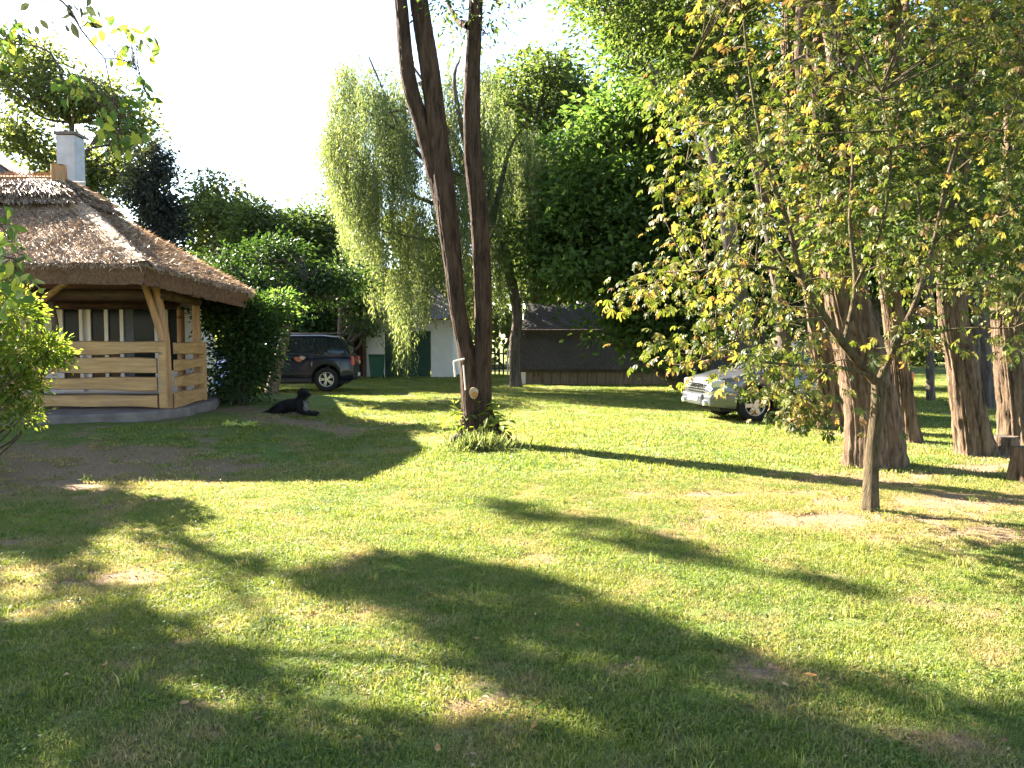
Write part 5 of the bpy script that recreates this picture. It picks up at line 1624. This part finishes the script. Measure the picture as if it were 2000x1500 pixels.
gx = rg.uniform(-9, 7, 60000); gy_ = rg.uniform(2.2, 12, 60000)
# to pixels
def topx(x, y, z=0.0):
    dx, dy, dz = x, y, z - CAM_H
    fwd = dy * math.cos(PITCH) - dz * math.sin(PITCH); upv = dy * math.sin(PITCH) + dz * math.cos(PITCH)
    return 1000 + FPX * dx / fwd, 750 - FPX * upv / fwd
px_, py_ = topx(gx, gy_)
ok = np.zeros(len(gx), bool)
for q in SHADE: ok |= in_poly(px_, py_, q)
litm = np.zeros(len(gx), bool)
for q in LIT: litm |= in_poly(px_, py_, q)
ok &= ~litm
gx = gx[ok]; gy_ = gy_[ok]
ss_ = .616 * gx + .788 * gy_; tt_ = .788 * gx - .616 * gy_
ho2 = (fieldnoise(ss_ * 2.6, tt_ * .7, 1.0, 5) < .635) | (topx(gx, gy_)[1] < 1150)
gx = gx[ho2]; gy_ = gy_[ho2]
zz = rg.uniform(5.2, 9.6, len(gx))
Lh = zz / math.tan(SUN_EL)
cx2 = gx - SH[0] * Lh; cy2 = gy_ - SH[1] * Lh
pxx, pyy = topx(cx2, cy2, zz)
okf = (pxx < -70) | (pyy < -70)
okf &= cx2 < -5
cl = np.stack([cx2, cy2, zz], 1)[okf]
area_pts = len(cl)
cl = cl[:3200]
print('canopy clusters', area_pts, len(cl))
tr_ = [trunk_arrays([(-11.2, 9.2, -.1), (-11.1, 9.3, 2), (-10.9, 9.6, 4), (-10.6, 10.2, 6), (-10.4, 10.8, 8)], [.34, .30, .26, .2, .1], .5, .08, 48, .08, 3)]
np_mesh('trunk', *tr_[0], M['bark_dark'], kt, True)
lp = []
for cc in cl[:12]:
    s = np.array([-10.9, 9.6, 3.8 + rg.uniform(0, 3)])
    lp.append(limb(s, cc, .045, .012, rg, .05))
for cc in cl[12:60]:
    e_ = cl[:12][int(np.argmin(np.linalg.norm(cl[:12] - cc, axis=1)))]
    lp.append(limb(e_, cc, .010, .004, rg, .05, 6, 5))
# twigs that hang into view
TW = [([(-260, -240, 6.4), (-40, -60, 6.0), (110, -5, 5.6), (160, 60, 5.6), (205, 115, 5.7)], [(70, 22), (95, 12), (120, 22), (140, 38), (150, 10), (165, 28), (60, 8), (180, 60), (130, 50), (172, 10), (85, 38), (150, 44)], 'dark'),
      ([(-300, -150, 6.8), (-60, -20, 6.6), (30, 40, 6.6), (50, 75, 6.6)], [(10, 50), (20, 65), (5, 80), (30, 60), (8, 98), (22, 92), (35, 78), (15, 105), (0, 60), (28, 45)], 'lit'),
      ([(205, 115, 5.7), (214, 160, 5.9), (230, 215, 6.1), (238, 255, 6.2), (230, 300, 6.3)], [(150, 150), (140, 165), (160, 180), (195, 175), (205, 195), (215, 250), (235, 245), (250, 262), (262, 250), (205, 262), (225, 285), (240, 290), (212, 270), (198, 240), (235, 225), (262, 215), (130, 175), (175, 160), (218, 205), (248, 275)], 'lit'),
      ([(205, 115, 5.7), (232, 116, 5.9), (262, 130, 6.1), (285, 180, 6.3)], [(180, 40), (200, 60), (230, 40), (262, 62), (275, 72), (255, 110), (280, 180), (285, 190), (262, 150), (240, 115), (292, 85)], 'lit'),
      ([(-120, 330, 5.4), (-40, 400, 5.2), (10, 450, 5.0), (30, 520, 5.0)], [(5, 430), (18, 450), (30, 470), (8, 480), (22, 500), (40, 505), (12, 520), (30, 535), (45, 545), (5, 550), (50, 560), (20, 570), (8, 590)], 'lit'),
      ([(-120, 300, 8.5), (-20, 180, 8), (60, 130, 8), (100, 150, 8)], [], 'lit')]
leafspots = []
for pts, lv, kd in TW:
    pc = catmull([at(*q) for q in pts], 16)
    lp.append(tube_arrays(pc, np.linspace(.009, .005, 16) if kd == 'dark' else np.linspace(.005, .002, 16), 5))
    for (a, b) in lv:
        d = pts[-1][2]
        for _ in range(2 if kd == 'dark' else 6):
            p_ = at(a + rg.normal() * 12, b + rg.normal() * 12, d + rg.normal() * .22)
            leafspots.append((p_, kd))
            j = int(np.argmin(np.linalg.norm(pc - p_, axis=1)))
            if rg.uniform() < .5:
                lp.append(limb(pc[j], p_, .003, .0015, rg, .1, 5, 4))
lp.append(limb((-10.6, 10.2, 5.5), at(-300, -150, 6.8), .05, .014, rg)); lp.append(limb((-10.6, 10.2, 6), at(-260, -240, 6.4), .05, .013, rg))
high = [((-7.5, 6.0, 8.6), (2.6, 2.4, 1.3), 330), ((-4.6, 2.8, 8.8), (2.6, 2.4, 1.3), 330), ((-8.5, 1.5, 8.2), (2.6, 2.6, 1.4), 330), ((-1.6, .4, 9.0), (2.4, 2.2, 1.2), 280), ((-5.0, -2.0, 8.8), (2.8, 2.4, 1.3), 300)]  # unseen crown added overhead to block sky light and deepen the shade
for cc, _, _ in high:
    lp.append(limb((-10.4, 10.4, 6.6), cc, .12, .03, rg, .06, 14, 8))
np_mesh('limbs', *merge(lp), M['twig'], kt, True)
hc, ho_ = ellipsoid_clusters(high, rg)
foliage('sky_block_crown', kt, M['leaf_mid'], hc, ho_, 12, .22, .19, rg, .3, .6)
m = len(cl)
foliage('crown', kt, M['leaf_mid'], cl, np.tile([0, 0, .3], (m, 1)), 11, .065, .12, rg, .3, .62)
# single leaves near the eye: each its own part
pr = np.array([[0, 0, 0], [.25, .22, .03], [.6, .26, .0], [1, 0, -.12], [.6, -.26, .0], [.25, -.22, .03], [.5, 0, -.04]])
lme = []
for r0, mt_ in ((.35, 'leaf_maple'), (.7, 'leaf_maple'), (.8, 'leaf_bush'), (.3, 'leaf_ivy_and_silhouette'), (.7, 'leaf_ivy_and_silhouette')):  # dark kind: backlit look against the sky is painted into the leaf colour
    o = np_mesh('leaf', pr, [[0, 6, 1], [1, 6, 2], [2, 6, 3], [3, 6, 4], [4, 6, 5], [5, 6, 0]], M[mt_], None, False, np.full(7, r0), False)
    lme.append(o.data); bpy.data.objects.remove(o)
imk = top_matrix(kt).inverted()
for p_, kd in leafspots:
    o = bpy.data.objects.new('leaf', lme[int(rg.integers(3, 5)) if kd == 'dark' else int(rg.integers(0, 3))]); link(o, kt)
    a_ = unit(rg.normal(size=3) * .6 + [.2, 0, -.7]); u_ = unit(rg.normal(size=3)); s_ = unit(np.cross(u_, a_)); u_ = np.cross(a_, s_)
    o.matrix_local = imk @ Matrix.Translation(Vector(p_)) @ Matrix(((a_[0], s_[0], u_[0]), (a_[1], s_[1], u_[1]), (a_[2], s_[2], u_[2]))).to_4x4() @ Matrix.Scale(float(rg.uniform(.06, .115)), 4)

# ---- bush at the left edge in front of the railing
BYY = 9.2
rg = np.random.default_rng(23)
bu = thing('garden_bush', 'sunlit yellow-green bush with browning leaves at the railing', 'bush', (world_x(-110, BYY), BYY, float(gz(world_x(-110, BYY), BYY))))
bl = [pxblob(20, 610, BYY, 60, 42, .30, 80), pxblob(40, 690, BYY, 72, 42, .34, 130), pxblob(15, 755, BYY, 66, 36, .30, 90), pxblob(92, 680, BYY, 36, 26, .2, 45), pxblob(-90, 680, BYY, 90, 110, .4, 150), pxblob(45, 812, BYY, 26, 22, .15, 26), pxblob(-60, 560, BYY, 70, 80, .4, 80), pxblob(112, 702, BYY, 22, 14, .12, 18), pxblob(-60, 790, BYY, 80, 60, .3, 90)]
b_ = (world_x(-110, BYY), BYY, .0)
lp = [limb(np.array(b_) + rg.normal(size=3) * [.12, .1, 0], np.asarray(cc) + rg.normal(size=3) * .1, .016, .005, rg) for cc, _, _ in bl for _ in range(3)]
np_mesh('stems', *merge(lp), M['twig'], bu, True)
cl2, ou = ellipsoid_clusters(bl, rg)
foliage('foliage', bu, M['leaf_bush'], cl2, ou, 14, .065, .062, rg, .3, .5)

# ---- small things on the lawn
for k, (a, b, lab) in enumerate([(452, 836, 'left one of two small yellow leafy weeds near the gazebo slab'), (487, 836, 'right one of two small yellow leafy weeds near the gazebo slab')]):
    g0 = ground(a, b)
    wv = thing('yellow_weed', lab, 'plant', g0, 0, 'yellow weeds beside the slab')
    n = 60
    P = g0 + rg.normal(size=(n, 3)) * [.06, .06, .015] + [0, 0, .05]
    v, f, r = leaf_arrays(P, rdir(n, rg) * [1, 1, .4] + [0, 0, .4], rdir(n, rg) + [0, 0, 1], rg.uniform(.05, .10, n), rg.uniform(.02, .035, n), rg.uniform(0, 1, n), .1)
    np_mesh('leaves', v, f, M['yellow_leaf'], wv, False, r)['kind'] = 'stuff'
leafs = [(361, 1388, .055, 'orange fallen leaf on the dark grass at the lower left'), (1583, 1333, .055, 'yellow-orange curled fallen leaf near the sandy patch on the right'), (1515, 1186, .03, 'small red-brown fallen leaf in the sunlit grass'),
         (1043, 1432, .035, 'pale brown fallen leaf low in the middle shade'), (1905, 1430, .03, 'pinkish fallen leaf in the lower right shade'), (660, 1130, .03, 'tan fallen leaf at the edge of the middle shadow'),
         (855, 1478, .035, 'whitish fallen leaf at the bottom middle'), (930, 1258, .035, 'white papery leaf in the central shade'), (1360, 1163, .03, 'dark brown fallen leaf in the bright band'), (700, 1455, .03, 'grey fallen leaf at the bottom left of middle'),
         (1310, 1160, .028, 'orange scrap of leaf on the sunny grass'), (1700, 1296, .022, 'tiny red leaf at the shadow edge on the right'), (205, 1310, .03, 'straw-coloured leaf in the left light patch'), (1128, 1232, .03, 'thin light leaf in the shade beside the bare spot')]
for a, b, s0_, lab in leafs:
    g0 = ground(a, b)
    a_ = rg.uniform(0, 6)
    V = []
    for t_, w_, z_ in ((0, 0, .01), (.25, .22, .004), (.6, .28, .0), (.85, .14, .012), (1, 0, .025)):
        for sg in ((1, -1) if w_ else (1,)):
            s_ = s0_ * .62; x_, y_ = (t_ - .5) * 2 * s_, w_ * 2 * s_ * sg
            V.append((g0[0] + x_ * math.cos(a_) - y_ * math.sin(a_), g0[1] + x_ * math.sin(a_) + y_ * math.cos(a_), g0[2] + .022 + z_ + abs(y_) * .9))
    o = np_mesh('fallen_leaf', np.array(V), [[0, 2, 1], [1, 2, 4, 3], [3, 4, 6, 5], [5, 6, 7]], M['fallen'], None, False, rg.uniform(0, 1, 8))
    tag(o, lab, 'leaf', 'fallen leaves on the lawn')


# ---- dry leaf litter and low broad-leaved weeds in the lawn
rg = np.random.default_rng(202)
n = 26000
y = (2.7 ** 1.4 + rg.uniform(0, 1, n) * (17 ** 1.4 - 2.7 ** 1.4)) ** (1 / 1.4); x = rg.uniform(-1, 1, n) * (y * .7)
b_ = bare_at(x, y)
k = (rg.uniform(0, 1, n) < .03 + .40 * np.clip(b_ - .25, 0, 1)) & ~((x < -5.2) & (y > 11.8))
x = x[k]; y = y[k]; n = len(x)
P = np.stack([x, y, gz(x, y) + rg.uniform(.012, .035, n)], 1)
v, f, r = leaf_arrays(P, rg.normal(size=(n, 3)) * [1, 1, .25], rg.normal(size=(n, 3)) * .35 + [0, 0, 1], rg.uniform(.012, .045, n), rg.uniform(.008, .024, n), np.clip(rg.uniform(-.3, 1, n), 0, 1), .3)
M['litter'] = m_leaf('dry_litter', c(.10, .055, .03), c(.22, .13, .07), c(.42, .30, .18), .15, (1, .9, .7, 1))
o = np_mesh('leaf_litter', v, f, M['litter'], None, False, r); o['kind'] = 'stuff'; o['label'] = 'scattered dry leaf crumbs on the worn lawn'
n = 9000
y = (2.7 ** 1.4 + rg.uniform(0, 1, n) * (11 ** 1.4 - 2.7 ** 1.4)) ** (1 / 1.4); x = rg.uniform(-1, 1, n) * (y * .7)
k = fieldnoise(x, y, .7, 77) > .58
x = x[k]; y = y[k]; n = len(x)
x = np.repeat(x, 4) + rg.normal(size=n * 4) * .012; y = np.repeat(y, 4) + rg.normal(size=n * 4) * .012; n = n * 4
P = np.stack([x, y, gz(x, y) + rg.uniform(.015, .045, n)], 1)
v, f, r = leaf_arrays(P, rg.normal(size=(n, 3)) * [1, 1, .3], rg.normal(size=(n, 3)) * .3 + [0, 0, 1], rg.uniform(.012, .026, n), rg.uniform(.010, .020, n), rg.uniform(0, 1, n), .1)
o = np_mesh('clover', v, f, M['leaf_maple'], None, False, r); o['kind'] = 'stuff'; o['label'] = 'patches of small round clover leaves in the grass'
